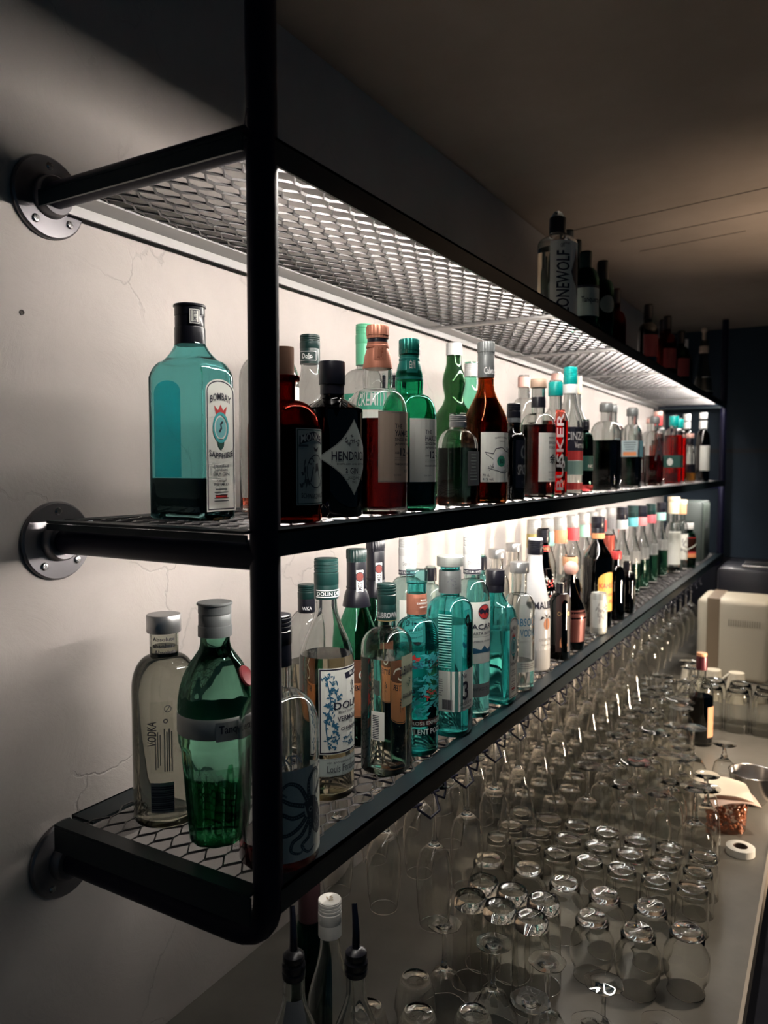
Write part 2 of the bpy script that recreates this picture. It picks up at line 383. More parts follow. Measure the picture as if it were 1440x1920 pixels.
def label_mesh(lb, mapping):
    """lb: dict(w, z0, z1, shape, m, items). All items use s in [-.5,.5] and t in [0,1] of the label box."""
    W, z0, z1 = lb['w'], lb['z0'], lb['z1']; Ht = z1 - z0
    mats = [lb['m']]
    def mi(m):
        if m not in mats: mats.append(m)
        return mats.index(m)
    bm = bmesh.new(); EP = .00012
    def poly(pts, m, lay):
        vs = [bm.verts.new((p[0]*W, p[1]*Ht, lay*EP)) for p in pts]
        try: f = bm.faces.new(vs); f.material_index = mi(m)
        except ValueError: pass
    def ring(po, pi_, m, lay):
        n = len(po)
        vo = [bm.verts.new((p[0]*W, p[1]*Ht, lay*EP)) for p in po]; vi = [bm.verts.new((p[0]*W, p[1]*Ht, lay*EP)) for p in pi_]
        for k in range(n):
            f = bm.faces.new((vo[k], vo[(k+1) % n], vi[(k+1) % n], vi[k])); f.material_index = mi(m)
    sh = lb.get('shape', 'rect')
    def outline(sh, inset=0.0):
        a, b = inset/W, inset/Ht
        if sh == 'rect': return [(-.5+a, b), (.5-a, b), (.5-a, 1-b), (-.5+a, 1-b)]
        if sh == 'arch':
            y = 1 - .5*W/Ht*.62
            return [(-.5+a, b), (.5-a, b)] + [((.5-a)*math.cos(PI*i/14), y + (1-b-y)*math.sin(PI*i/14)) for i in range(15)]
        if sh == 'diamond':
            pts = []
            for sx, sy in ((1,1),(-1,1),(-1,-1),(1,-1)):
                for i in range(8):
                    u = i/8 if sx*sy > 0 else 1 - i/8
                    if sx*sy > 0: x_, y_ = 1-u, u
                    else: x_, y_ = 1-u, u
                    q = 1 - .16*math.sin(PI*u)
                    pts.append((sx*x_*.5*q*(1-2*a), .5 + sy*y_*.5*q*(1-2*b)))
            return pts
        if sh == 'oval': return [((.5-a)*math.cos(2*PI*i/28), .5 + (.5-b)*math.sin(2*PI*i/28)) for i in range(28)]
    poly(outline(sh), lb['m'], 0)
    if lb.get('frame'):
        fm, i0, i1 = lb['frame']; ring(outline(sh, i0), outline(sh, i1), fm, 1)
    for it in lb.get('items', ()):
        k = it[0]; lay = 2
        if k == 'r': poly([(it[1], it[3]), (it[2], it[3]), (it[2], it[4]), (it[1], it[4])], it[5], it[6] if len(it) > 6 else 1)
        elif k == 'd':      # disc cx cy radius(m) mat [aspect] [layer]
            asp = it[5] if len(it) > 5 else 1; n = 20
            poly([(it[1] + it[3]*math.cos(2*PI*i/n)/W, it[2] + asp*it[3]*math.sin(2*PI*i/n)/Ht) for i in range(n)], it[4], it[6] if len(it) > 6 else 1)
        elif k == 'o':      # ring cx cy r0 r1 mat [aspect]
            asp = it[6] if len(it) > 6 else 1; n = 24
            f = lambda r: [(it[1] + r*math.cos(2*PI*i/n)/W, it[2] + asp*r*math.sin(2*PI*i/n)/Ht) for i in range(n)]
            ring(f(it[3]), f(it[4]), it[5], 3)
        elif k == 'p': poly(it[1], it[2], it[3] if len(it) > 3 else 2)
        elif k == 'c':      # stroke: points, width(m), mat
            pts = [Vector((p[0]*W, p[1]*Ht)) for p in it[1]]
            L_, R_ = [], []
            for i, p in enumerate(pts):
                d = (pts[min(i+1, len(pts)-1)] - pts[max(i-1, 0)]).normalized(); wd = it[2]*.5
                if len(it) > 4: wd *= 1 - it[4]*i/len(pts)
                n = Vector((-d.y, d.x))*wd; L_.append(p+n); R_.append(p-n)
            vl = [bm.verts.new((p.x, p.y, 2*EP)) for p in L_]; vr = [bm.verts.new((p.x, p.y, 2*EP)) for p in R_]
            for i in range(len(pts)-1):
                f = bm.faces.new((vl[i], vl[i+1], vr[i+1], vr[i])); f.material_index = mi(it[3])
        elif k in 'tT':      # text, string, s, t, height, width, mat, [rot] [arc]
            if not it[1]: continue
            vs, fs, x0, x1, y0, y1 = text_mesh(it[1])
            hh = it[4]*Ht; sc_y = hh / max(y1-y0, .3)
            rot = it[7] if len(it) > 7 else 0
            arc = it[8] if len(it) > 8 else 0
            tw = it[5]*(W if not rot else Ht)
            sc_x = tw/(x1-x0) if it[5] else sc_y
            nv = []; cx_ = x0 if k == 'T' else (x0+x1)/2
            for (x, y) in vs:
                px, py = (x-cx_)*sc_x, (y-(y0+y1)/2)*sc_y
                if arc: py += arc*Ht*(1-(2*px/tw)**2)
                if rot: px, py = -py*rot, px*rot
                nv.append(bm.verts.new((it[2]*W + px, it[3]*Ht + py, 4*EP)))
            for f in fs:
                try: q = bm.faces.new([nv[i] for i in f]); q.material_index = mi(it[6])
                except ValueError: pass
    step = lb.get('step', W/10)
    n = int(W/step)
    for i in range(1, n):
        x = -W/2 + W*i/n
        bmesh.ops.bisect_plane(bm, geom=list(bm.verts)+list(bm.edges)+list(bm.faces), plane_co=(x,0,0), plane_no=(1,0,0), dist=1e-6)
    if lb.get('curved'):
        for i in range(1, 6):
            bmesh.ops.bisect_plane(bm, geom=list(bm.verts)+list(bm.edges)+list(bm.faces), plane_co=(0,Ht*i/6,0), plane_no=(0,1,0), dist=1e-6)
    for v in bm.verts:
        s, t_, l = v.co; v.co = mapping(s, z0 + t_, l + .00035)
    bmesh.ops.recalc_face_normals(bm, faces=bm.faces)
    return bm, mats

def cap_mesh(kind, r, z0, z1):
    bm = bmesh.new(); h = z1 - z0
    if kind == 'screw':
        p = [(r*.97, z0), (r, z0+.001)]
        n = 3
        zt = z0 + h*.45
        p += [(r, zt), (r*.93, zt+.001), (r*.93, zt+.002)]
        for i in range(n):
            za = zt + .002 + (h*.42)*i/n; zb = zt + .002 + (h*.42)*(i+1)/n
            p += [(r*.985, za+.0005), (r*.985, zb-.0012), (r*.93, zb-.0006)]
        p += [(r*.97, z1-.002), (r*.97, z1-.001), (r*.90, z1), (r*.2, z1)]
        add_lathe(bm, p, 28)
    elif kind == 'ribbed':
        add_lathe(bm, [(r*.96, z0), (r*.96, z0+h*.22), (r, z0+h*.24), (r, z0+h*.9), (r*.93, z1), (r*.2, z1)], 48, sec=lambda a, b: 1 + .025*math.cos(a*24))
    elif kind == 'disc':
        add_lathe(bm, [(r*.98, z0), (r, z0+.001), (r, z1-.0015), (r*.96, z1-.0003), (r*.85, z1), (r*.2, z1-.0003)], 32)
    elif kind == 'lipped':
        add_lathe(bm, [(r*.92, z0), (r*.92, z0+h*.45), (r*.90, z0+h*.47), (r*.90, z0+h*.5), (r*.93, z0+h*.52), (r*.93, z1-h*.12), (r, z1-h*.10), (r, z1-.001), (r*.96, z1), (r*.2, z1)], 32)
    elif kind == 'sleeve':
        add_lathe(bm, [(r, z0), (r, z0+.0008), (r*.995, z1-.001), (r*.98, z1), (r*.5, z1)], 32)
    elif kind == 'ball':
        add_lathe(bm, [(r*math.sin(PI*(i+.3)/10.6), z0 + r - r*math.cos(PI*(i+.3)/10.6)) for i in range(11)], 24)
    return bm

def bottle(kind, label, loc, H, R, rn, zs, zn, st='q', k=None, e=4.0, rb=None, rot=0.0, g=None, gl=None, liq=None, caps=(), labs=(), prof=None, cat='bottle', group=None, Hg=None, seg=48, extra=None):
    """H: total height; Hg: height of the glass (defaults to just under the top of the cap); zs, zn in metres"""
    root = empty(kind, loc, math.radians(rot)); tag(root, label, cat, group)
    Hg = Hg or (min(c[2] for c in caps) + .004 if caps else H)
    pr = prof or style_profile(st, Hg, R, rn, zs, zn, rb)
    sec = section(k, e)
    bm = bmesh.new(); add_lathe(bm, pr, seg, sec)
    if gl.get('solid'):     # hollow above the drink: an inner wall with inward-facing normals
        z_in = liq[1] if liq else .012
        pin = [(max(r-.0028, .002), z, b) for r, z, b in pr[3:] if z > z_in + .002]
        r0 = r_at(pr, z_in) - .0028
        pin = [(r0*.3, z_in, 1), (r0, z_in + (.0 if liq else .001), 1)] + pin
        pin[-1] = (pin[-1][0], pin[-1][1]-.002, 0)
        b2 = bmesh.new(); add_lathe(b2, pin, seg, sec); bmesh.ops.reverse_faces(b2, faces=b2.faces)
        tmp = bpy.data.meshes.new('t'); b2.to_mesh(tmp); b2.free(); bm.from_mesh(tmp); bpy.data.meshes.remove(tmp)
    mesh_obj('glass_body', bm, gl, root)
    if liq:
        lm, lev = liq
        pl = [(max(r-.0035 if i > 2 else r*.9, .002), max(z, .009 if i < 3 else .011), b) for i, (r, z, b) in enumerate(pr) if z < lev - .002]
        rl = r_at(pr, lev) - .0035
        pl.append((rl, lev, pl[-1][2])); pl.append((rl*.3, lev+.0001, pl[-1][2]))
        pl = [pl[0]] + pl[3:] if len(pl) > 5 else pl
        bm = bmesh.new(); add_lathe(bm, pl, seg, sec); mesh_obj('liquid', bm, lm, root)
    for c in caps:      # (shape, z0, z1, r, mat, name)
        nm = c[5] if len(c) > 5 else ('neck_sleeve' if c[0] == 'sleeve' else 'cap')
        bm = cap_mesh(c[0], c[3], c[1], c[2]); mesh_obj(nm, bm, c[4], root)
    for lb in labs:
        a0 = math.radians(lb.get('a', 0.0))
        if lb.get('flat') is not None:
            d = lb['flat']; nx, ny = math.cos(a0), math.sin(a0)
            sh_ = lb.get('ds', 0)
            mp = lambda s, z, l, d=d, nx=nx, ny=ny, q=sh_: (nx*(d+l) - ny*(s+q), ny*(d+l) + nx*(s+q), z)
        else:
            RR = lb.get('R')
            def mp(s, z, l, a0=a0, RR=RR):
                r = (RR if RR else r_at(pr, z)); a = a0 + s/(RR or R)
                kk = sec(a, 1) if (sec and not RR) else 1
                return ((r*kk+l)*math.cos(a), (r*kk+l)*math.sin(a), z)
        bm, mats = label_mesh(lb, mp)
        mesh_obj(lb.get('name', 'label'), bm, mats, root, smooth=False)
    if extra: extra(root, pr)
    return root

# materials for bottles
def solid_glass(name, col, rough=0.0, ior=1.45):
    if name in MC: return MC[name]
    m, nt, N, L = nodes_of(name); N.remove(N['Principled BSDF'])
    g = N.new('ShaderNodeBsdfGlass'); g.inputs['Color'].default_value = (*col, 1); g.inputs['Roughness'].default_value = rough; g.inputs['IOR'].default_value = ior
    L.new(g.outputs[0], N['Material Output'].inputs[0]); m['solid'] = 1; MC[name] = m; return m
G_clear = solid_glass('clear_glass', (0.975, 0.982, 0.977))
G_bluish = solid_glass('clear_bluish_glass', (0.894, 0.964, 0.954))
G_teal = solid_glass('teal_glass', (0.58, 0.91, 0.91))
G_teal2 = solid_glass('pale_teal_glass', (0.707, 0.922, 0.917))
G_sap = solid_glass('sapphire_glass', (0.671, 0.927, 0.927))
G_green = solid_glass('green_glass', (0.447, 0.707, 0.600))
G_green2 = solid_glass('bright_green_glass', (0.316, 0.742, 0.600))
G_olive = solid_glass('olive_glass', (0.40, 0.55, 0.42))
G_dkgreen = solid_glass('dark_green_glass', (0.224, 0.374, 0.316))
G_amber = solid_glass('amber_glass', (0.648, 0.346, 0.187))
G_brown = solid_glass('brown_glass', (0.42, 0.10, 0.07))
G_black = glass('black_glass', (.006,.006,.012), .5)
G_white = paint('white_coated_glass', (.80,.80,.80), .25)
L_clear = glass('clear_liquid', (.90,.90,.88), .30, .5)
L_wine = glass('pale_wine', (.80,.76,.66), .3, .5)
L_dark = glass('dark_liquid', (.02,.02,.035), .3, .5)
L_amber = glass('amber_liquid', (.62,.22,.08), .3, .5)
L_whisky = glass('whisky_liquid', (.20,.035,.022), .3, .5)
L_red = glass('red_liquid', (.80,.06,.035), .3, .5)
L_dred = glass('dark_red_liquid', (.22,.02,.03), .3, .5)
L_teal = glass('teal_liquid', (.50,.88,.88), .3, .5)
L_green = glass('green_liquid', (.14,.30,.22), .3, .5)
L_orange = glass('orange_liquid', (.75,.30,.22), .3, .5)
P = lambda n, c, r=.5, m=0.0: paint(n, c, r, m)
K = P('black_cap', (.007,.007,.012), .3); KG = P('dark_green_cap', (.004,.022,.020), .35); KT = P('teal_cap', (.0,.30,.28), .35)
KS = P('silver_cap', (.50,.50,.50), .3, .8); KW = P('white_cap', (.68,.68,.67), .45); KC = P('copper_foil', (.50,.20,.13), .38, .55)
KR = P('red_cap', (.55,.05,.05), .4); KP = P('pink_cap', (.72,.42,.36), .5); KGR = P('light_green_cap', (.10,.42,.24), .4)
KGY = P('grey_cap', (.15,.16,.16), .4, .4); KO = P('orange_cap', (.75,.38,.20), .5); KTG = P('green_foil', (.01,.14,.12), .3, .5)
CORK = P('cork', (.20,.10,.06), .8); CGL = glass('glass_stopper', (.55,.84,.84), .35)
PAPER = P('paper', (.80,.81,.75), .7); PAPG = P('paper_green_grey', (.50,.57,.53), .7); TAN = P('paper_tan', (.52,.40,.31), .7)
INK = P('ink', (.012,.012,.03), .6); INKB = P('ink_blue', (.02,.12,.22), .6); RED = P('print_red', (.60,.05,.05), .5); TEALP = P('print_teal', (.05,.42,.45), .6)
ORG = P('print_orange', (.72,.28,.12), .6); YEL = P('print_yellow', (.70,.40,.08), .6); GRNP = P('print_green', (.03,.28,.18), .6); GREY = P('print_grey', (.28,.28,.28), .6)
GOLD = P('gold_foil', (.50,.35,.15), .35, .7); WHT = P('print_white', (.75,.75,.74), .6); COPB = P('copper_band', (.32,.09,.08), .4, .5); SILV = P('silver_band', (.42,.44,.42), .4, .35)
DKG = P('label_dark_green', (.01,.07,.055), .6); DGREY = P('print_dark_grey', (.09,.10,.11), .6)

# ------------------------------------------------------------------ middle shelf
ZM, ZB, ZT = 1.6838, 1.2758, 2.1078
def curl(cx, cy, r, turns, n=16, r1=.2, asp=1.0, ph=0.0):
    return [(cx + r*(1-(1-r1)*i/n)*math.cos(ph+2*PI*turns*i/n), cy + asp*r*(1-(1-r1)*i/n)*math.sin(ph+2*PI*turns*i/n)) for i in range(n+1)]
def lines(s0, s1, t0, t1, n, m, seed=1, th=.35):
    r = random.Random(seed); out = []; dt = (t1-t0)/n
    for i in range(n):
        e = (s1-s0)*r.uniform(.55, 1.0)/2; c = (s0+s1)/2
        out.append(('r', c-e, c+e, t1 - dt*(i+th), t1 - dt*i, m))
    return out
def sprig(cx, cy, s, m, seed, n=10, asp=1.0):
    r = random.Random(seed); out = []
    for i in range(n):
        a = r.uniform(0, 2*PI); q = s*r.uniform(.2, 1); x, y = cx + q*math.cos(a), cy + asp*q*math.sin(a)
        b = r.uniform(0, PI); w_ = s*.28
        out.append(('p', [(x+w_*math.cos(b), y+asp*w_*math.sin(b)), (x-.4*w_*math.sin(b), y+.4*asp*w_*math.cos(b)), (x-w_*math.cos(b), y-asp*w_*math.sin(b)), (x+.4*w_*math.sin(b), y-.4*asp*w_*math.cos(b))], m))
    return out
G_tint = glass('turquoise_back_print', (.05,.62,.72), .6, .2)
sapph = dict(w=.0525, z0=.012, z1=.178, a=0, flat=.0502, shape='arch', m=PAPER, frame=(INK, .0018, .0034), name='label', items=[
    ('t','BOMBAY',0,.84,.055,.72,INK,0,.03), ('o',0,.635,.0115,.0145,TEALP,1.35), ('d',0,.635,.0098,P('print_sky',(.18,.50,.52),.6),1.35), ('p',[(-.16,.73),(.16,.73),(.22,.80),(.09,.765),(0,.81),(-.09,.765),(-.22,.80)],RED),
    ('c',[(-.05,.60),(.02,.63),(.0,.66),(.07,.68)],.003,INK), ('p',[(-.13,.55),(.13,.55),(.10,.49),(0,.46),(-.10,.49)],DKG), ('t','SAPPHIRE',0,.445,.045,.82,INK,0,-.025),
    ('t','Distilled',0,.345,.022,.5,DGREY), ('t','LONDON',0,.315,.018,.42,INK), ('t','DRY GIN',0,.282,.026,.56,INK), ('t','Vapour',0,.235,.022,.36,DGREY), ('t','INFUSED',0,.205,.02,.50,INK)]
    + lines(-.3,.3,.06,.17,5,DGREY,3) + [('r',-.2,.2,.10,.125,RED)])
bottle('gin_bottle', 'large square-shouldered turquoise gin bottle at the near end of the middle shelf', (.19,.728,ZM), .275, .031, .0185, .183, .229, 'c', k=1.62, e=8, gl=G_sap, liq=(glass('darkened_gin',(.006,.02,.05),.5,.6), .054),  # gin tinted near-black, dark surroundings refracted in it put into the colour
    caps=[('sleeve',.224,.246,.0197,K), ('lipped',.246,.275,.0205,K)], group='bottles on the middle shelf',
    labs=[sapph, dict(w=.048, z0=.0555, z1=.178, a=-90, flat=.0240, ds=-.017, shape='arch', m=G_tint, name='back_print'), dict(w=.013, z0=.249, z1=.267, a=-28, R=.0204, m=PAPER, frame=(INK,.0012,.002), name='neck_label', items=[('t','LIMITED',0,.5,.25,.8,INK,1)])])
bottle('spirit_bottle', 'clear spirit bottle hidden behind the near post on the middle shelf', (.155,.930,ZM), .300, .046, .0145, .20, .24, 'q', gl=G_clear, liq=(L_orange,.022), caps=[('screw',.262,.30,.016,K)], group='bottles on the middle shelf',
    labs=[dict(w=.09,z0=.15,z1=.19,a=10,m=PAPER)])
monk = [('t','MONKEY',.0,.86,.10,.78,PAPER,0,.035), ('o',.08,.44,.0155,.0165,INK,1.25), ('d',.08,.44,.0155,PAPG,1.25), ('c',curl(-.10,.56,.10,.9,12,.3,.6),.0014,INK), ('c',[(-.12,.30),(-.02,.50),(.06,.42),(.14,.50),(.24,.34)],.0016,INK), ('p',[(.06,.44),(.2,.45),(.16,.55),(.06,.54)],DGREY),
    ('p',[(.02,.70),(.14,.70),(.17,.76),(.08,.735),(-.01,.76)],INK), ('t','SCHWARZWALD',.02,.13,.065,.80,INK,0,-.02), ('r',-.44,-.18,.76,.79,DGREY)] + sprig(-.30,.40,.16,DGREY,4,14,1.6) + sprig(.38,.42,.12,DGREY,5,10,1.8)
bottle('gin_bottle', 'squat brown apothecary bottle with cork and stamp-shaped label, just right of the near post', (.32,.756,ZM), .215, .0455, .0135, .112, .150, 'q', gl=G_brown, liq=(L_dark,.118), Hg=.180, group='bottles on the middle shelf',
    caps=[('sleeve',.174,.180,.0192,G_brown,'lip'), ('sleeve',.180,.215,.0125,CORK,'stopper')], labs=[dict(w=.052,z0=.022,z1=.114,a=-2,m=PAPG,frame=(DKG,.0012,.0024),items=[('p',[(-.42,.79),(-.42,.90),(0,.965),(.42,.90),(.42,.79),(0,.855)],INK,1)]+monk)])
bottle('vermouth_bottle', 'clear bottle with dark green screw cap behind the brown apothecary bottle', (.12,1.085,ZM), .296, .044, .0155, .165, .24, 's', gl=G_clear, group='bottles on the middle shelf',
    caps=[('screw',.272,.296,.0178,KG), ('sleeve',.246,.272,.0176,KG)], labs=[dict(w=.034,z0=.25,z1=.267,a=-70,R=.0178,m=KG,name='neck_label',frame=(WHT,.0006,.0012),items=[('t','Dolin',0,.5,.5,.5,WHT),('c',[(-.1,.3),(.1,.22),(.3,.4)],.0008,WHT)])])
bottle('gin_bottle', 'squat black apothecary bottle with big diamond label', (.308,.878,ZM), .213, .0425, .0163, .148, .166, 'l', gl=G_black, group='bottles on the middle shelf', Hg=.20,
    caps=[('sleeve',.168,.181,.0168,K), ('disc',.181,.213,.0182,K)], labs=[dict(w=.104,z0=.030,z1=.132,a=-12,shape='diamond',m=PAPG,frame=(INK,.001,.0017),items=[
        ('t',"HENDRICK'S",0,.52,.12,.64,INK), ('t','DISTILLED AND BOTTLED',0,.41,.025,.5,DGREY), ('t','a',-.12,.32,.07,.03,INK), ('t','GIN',0,.32,.08,.14,INK), ('r',-.17,.17,.265,.27,INK), ('t','SCOTLAND',0,.23,.03,.2,INK), ('r',-.12,.12,.20,.205,INK), ('t','70CL',0,.17,.03,.08,INK)] + sprig(-.06,.70,.09,DGREY,8,12) + sprig(.08,.70,.08,DGREY,9,12))])
bottle('liqueur_bottle', 'clear bottle with tall light green cap at the wall, behind the copper-capped whisky', (.13,1.248,ZM), .339, .048, .0155, .21, .255, 'q', gl=G_clear, group='bottles on the middle shelf',
    caps=[('screw',.302,.339,.0175,KGR), ('sleeve',.262,.302,.0172,KGR)], labs=[dict(w=.11,z0=.175,z1=.205,a=-45,m=GRNP,items=[('t','CREMITA',0,.5,.55,.8,WHT)]), dict(w=.11,z0=.05,z1=.174,a=-45,m=PAPER)])
def cone_sleeve(mat, r0, r1, z0, z1, name='neck_sleeve'):
    def f(root, pr):
        bm = bmesh.new(); add_lathe(bm, [(r0, z0), (r0*1.002, z0+.0006), ((r0*.55+r1*.45), z0+(z1-z0)*.5), (r1, z1-(z1-z0)*.22), (r1*1.06, z1-(z1-z0)*.20), (r1*1.06, z1-(z1-z0)*.12), (r1*1.0, z1-(z1-z0)*.10), (r1, z1)], 36)
        mesh_obj(name, bm, mat, root)
    return f
def whisky_prof(R, H):   # short bulged neck, round shoulder
    p = style_profile('q', .18, R, .0225, .146, .182)[:-2]
    return p + [(.0215,.184,0),(.0218,.190,0),(.0222,.200,0),(.0215,.212,0),(.0195,.222,0),(.0155,.235,0),(.0145,H-.012,0)]
def jlabel(name, extra):
    return [('T','THE',-.20,.79,.065,.17,INK), ('T',name,-.20,.69,.085,.52,INK), ('T','SINGLE MALT',-.20,.605,.045,.44,INK), ('T','JAPANESE WHISKY',-.20,.535,.045,.50,INK), ('T','AGED',-.20,.415,.03,.10,INK), ('T','12',-.08,.43,.11,.15,INK), ('T','YEARS',.10,.415,.03,.12,INK),
        ('T','the finest Japanese single malt',-.20,.345,.02,.38,DGREY), ('T','from the house of whisky',-.20,.315,.02,.34,DGREY), ('T',name+' DISTILLERY',-.20,.255,.03,.42,INK), ('T',extra,.02,.16,.05,.12,DGREY), ('T','ウイスキー',-.22,.10,.03,.20,DGREY)]
bottle('whisky_bottle', 'round-shouldered whisky bottle with copper cap and tan label', (.325,.972,ZM), .275, .0445, .0145, .15, .18, prof=whisky_prof(.0445,.275), gl=G_clear, liq=(L_whisky,.138), group='bottles on the middle shelf',
    caps=[('sleeve',.246,.256,.0152,K,'collar'), ('ribbed',.256,.275,.0165,KC)], extra=cone_sleeve(KC,.0222,.0158,.212,.250), labs=[dict(w=.084,z0=.046,z1=.148,a=-4,m=TAN,frame=(GREY,.001,.0018),items=jlabel('YAMAZAKI','100%')), dict(w=.018,z0=.222,z1=.244,a=-48,R=.0207,m=KC,name='sleeve_print',items=[('t','山崎',0,.5,.8,.5,P('copper_dark',(.3,.1,.06),.4,.5))])])
bottle('whisky_bottle', 'green whisky bottle with dark green foil neck and white label, right of the copper-capped one', (.325,1.069,ZM), .269, .0430, .0145, .15, .18, prof=whisky_prof(.043,.269), gl=G_green2, liq=(L_dark,.10), group='bottles on the middle shelf',
    caps=[('ribbed',.246,.269,.0163,KTG), ('sleeve',.243,.262,.0170,glass('clear_wrap',(.75,.85,.82),.4),'clear_wrap')], extra=cone_sleeve(KTG,.0222,.0158,.205,.243), labs=[dict(w=.084,z0=.045,z1=.143,a=-4,m=PAPER,items=jlabel('HAKUSHU','')+[('c',[(.30,.66),(.33,.45),(.26,.38),(.33,.30),(.31,.24)],.002,INK),('c',[(.24,.44),(.40,.50)],.002,INK)]), dict(w=.018,z0=.215,z1=.238,a=-48,R=.0212,m=KTG,name='sleeve_print',items=[('t','白州',0,.55,.6,.5,SILV)])])
bottle('spirit_bottle', 'small clear bottle with black cap at the wall, behind the green whisky bottle', (.12,1.386,ZM), .258, .030, .012, .17, .22, 'q', gl=G_clear, group='bottles on the middle shelf', caps=[('screw',.232,.258,.0145,K)])
bulb = [(.03,.006,1),(.046,.0015,1),(.052,0,1),(.054,.004,1),(.054,.10,1),(.055,.150,1),(.053,.168,1),(.046,.185,1),(.036,.198,1),(.026,.212,1),(.0215,.225,1),(.021,.232,1),(.0235,.245,1),(.0260,.258,1),(.0260,.268,1),(.0235,.282,1),(.0195,.295,1),(.0172,.305,1),(.0168,.33,1),(.0168,.34,1)]
bottle('grappa_bottle', 'tall olive green bottle with a bulb swelling in its neck', (.15,1.602,ZM), .351, .055, .0168, 0, 0, prof=bulb, gl=G_olive, group='bottles on the middle shelf', caps=[('sleeve',.324,.351,.0182,KW,'cap')])
bottle('liqueur_bottle', 'pale mint bottle with white cap, behind the bulb-necked green bottle', (.10,1.810,ZM), .333, .040, .0165, .20, .28, 's', gl=glass('mint_glass',(.45,.82,.68),.3), group='bottles on the middle shelf', caps=[('screw',.30,.333,.018,KW)])
bottle('whisky_flask', 'small square clear flask bottle with silver ribbed cap', (.330,1.240,ZM), .160, .0305, .0145, .106, .135, 'q', k=1.0, e=5, gl=G_clear, liq=(glass('see_through_tint',(.16,.22,.20),.4,.4),.102), group='bottles on the middle shelf', caps=[('screw',.139,.160,.0155,KS)],  # grey-green tint paints in the dark bottle seen through the flask
    labs=[dict(w=.048,z0=.036,z1=.096,a=0,flat=.0306,m=GREY,items=lines(-.35,.35,.1,.92,9,PAPG,4)), dict(w=.056,z0=.003,z1=.016,a=-90,flat=.0306,m=L_orange,name='amber_base_band'), dict(w=.056,z0=.003,z1=.016,a=0,flat=.0308,m=L_orange,name='amber_base_band')])  # orange-tinted strips along the foot of the flask
bottle('calvados_bottle', 'tall amber brandy bottle with long grey capsule and white label with green disc', (.325,1.377,ZM), .308, .0425, .0150, .150, .228, 's', gl=G_amber, liq=(L_dred,.20), group='bottles on the middle shelf',
    caps=[('ribbed',.282,.308,.0165,KGY), ('sleeve',.240,.282,.0163,KGY)], labs=[dict(w=.096,z0=.040,z1=.134,a=-14,m=PAPER,items=[('t','PROPRIETE DU DOMAINE',-.05,.88,.035,.34,DGREY,0,.02),('t','FAMILLE',-.05,.82,.025,.14,DGREY),('T','CALVADOS',.10,.66,.10,.36,INK,0),('d',-.06,.42,.0105,GRNP),('t','BIO',-.06,.42,.09,.09,INK),('o',-.06,.42,.0125,.0190,WHT,1,),('c',[(-.42,.60),(-.25,.57),(-.20,.67),(-.05,.70),(.08,.62),(.25,.60),(.33,.52)],.0016,INK),('c',[(-.40,.57),(-.24,.45),(-.26,.33),(-.36,.28),(-.14,.22),(.02,.18),(.18,.22),(.2,.3),(.14,.5)],.0014,DGREY),
        ('T','70 cL',-.46,.14,.05,.14,DGREY),('T','41% vol.',-.46,.06,.05,.22,INK)] + sprig(.2,.32,.07,DGREY,11,12,1.3) + sprig(-.3,.27,.06,DGREY,12,10,1.3)), dict(w=.034,z0=.243,z1=.262,a=-38,R=.0165,m=KGY,name='sleeve_print',items=[('t','Calvados',.1,.5,.7,.9,WHT)])])
bottle('rum_bottle', 'small black spiced rum bottle with black screw cap right of the amber brandy', (.320,1.540,ZM), .203, .0245, .0125, .125, .155, 'c', gl=G_black, group='bottles on the middle shelf', caps=[('screw',.172,.203,.0148,K),('sleeve',.163,.174,.0145,DGREY,'collar')],
    labs=[dict(w=.04,z0=.025,z1=.125,a=-10,m=K,items=[('o',0,.75,.006,.009,DGREY,1.6),('t','SPICED',0,.38,.22,.8,GREY),('t','RUM',0,.12,.06,.3,DGREY)])])
bottle('bourbon_bottle', 'bottle of dark liquid with pale pink cap standing behind the small black rum bottle', (.20,1.926,ZM), .305, .032, .0150, .20, .25, 'q', gl=G_clear, liq=(glass('olive_brown_liquid',(.20,.17,.12),.3,.5),.185), group='bottles on the middle shelf', caps=[('sleeve',.278,.305,.0165,KP,'cap')])
bottle('whisky_bottle', 'whisky bottle with wooden stopper, black neck band and cream label with one large black character', (.320,1.694,ZM), .270, .0400, .0150, .158, .192, 'q', gl=G_clear, liq=(L_whisky,.165), group='bottles on the middle shelf', Hg=.25,
    caps=[('disc',.250,.270,.0185,P('pale_wood',(.55,.38,.28),.6),'stopper'), ('sleeve',.205,.228,.0165,K)], labs=[dict(w=.078,z0=.036,z1=.146,a=-12,m=PAPER,items=[('t','余市蒸溜所',-.06,.90,.035,.28,INK),('T','SINGLE MALT',-.20,.80,.055,.52,INK),('T','YOICHI',-.20,.70,.055,.34,INK),('t','余',-.02,.47,.20,.28,INK),('T','SINGLE MALT WHISKY',-.20,.20,.025,.4,INK),('r',-.2,.3,.15,.155,GREY),('r',-.2,.3,.115,.12,GREY),('T','700ml 45%',-.2,.05,.025,.2,DGREY)])])
bottle('liqueur_bottle', 'clear bottle with pink cap near the wall, behind the turquoise caps', (.13,2.415,ZM), .369, .040, .0155, .22, .29, 's', gl=G_clear, group='bottles on the middle shelf', caps=[('sleeve',.330,.369,.019,KP,'cap')])
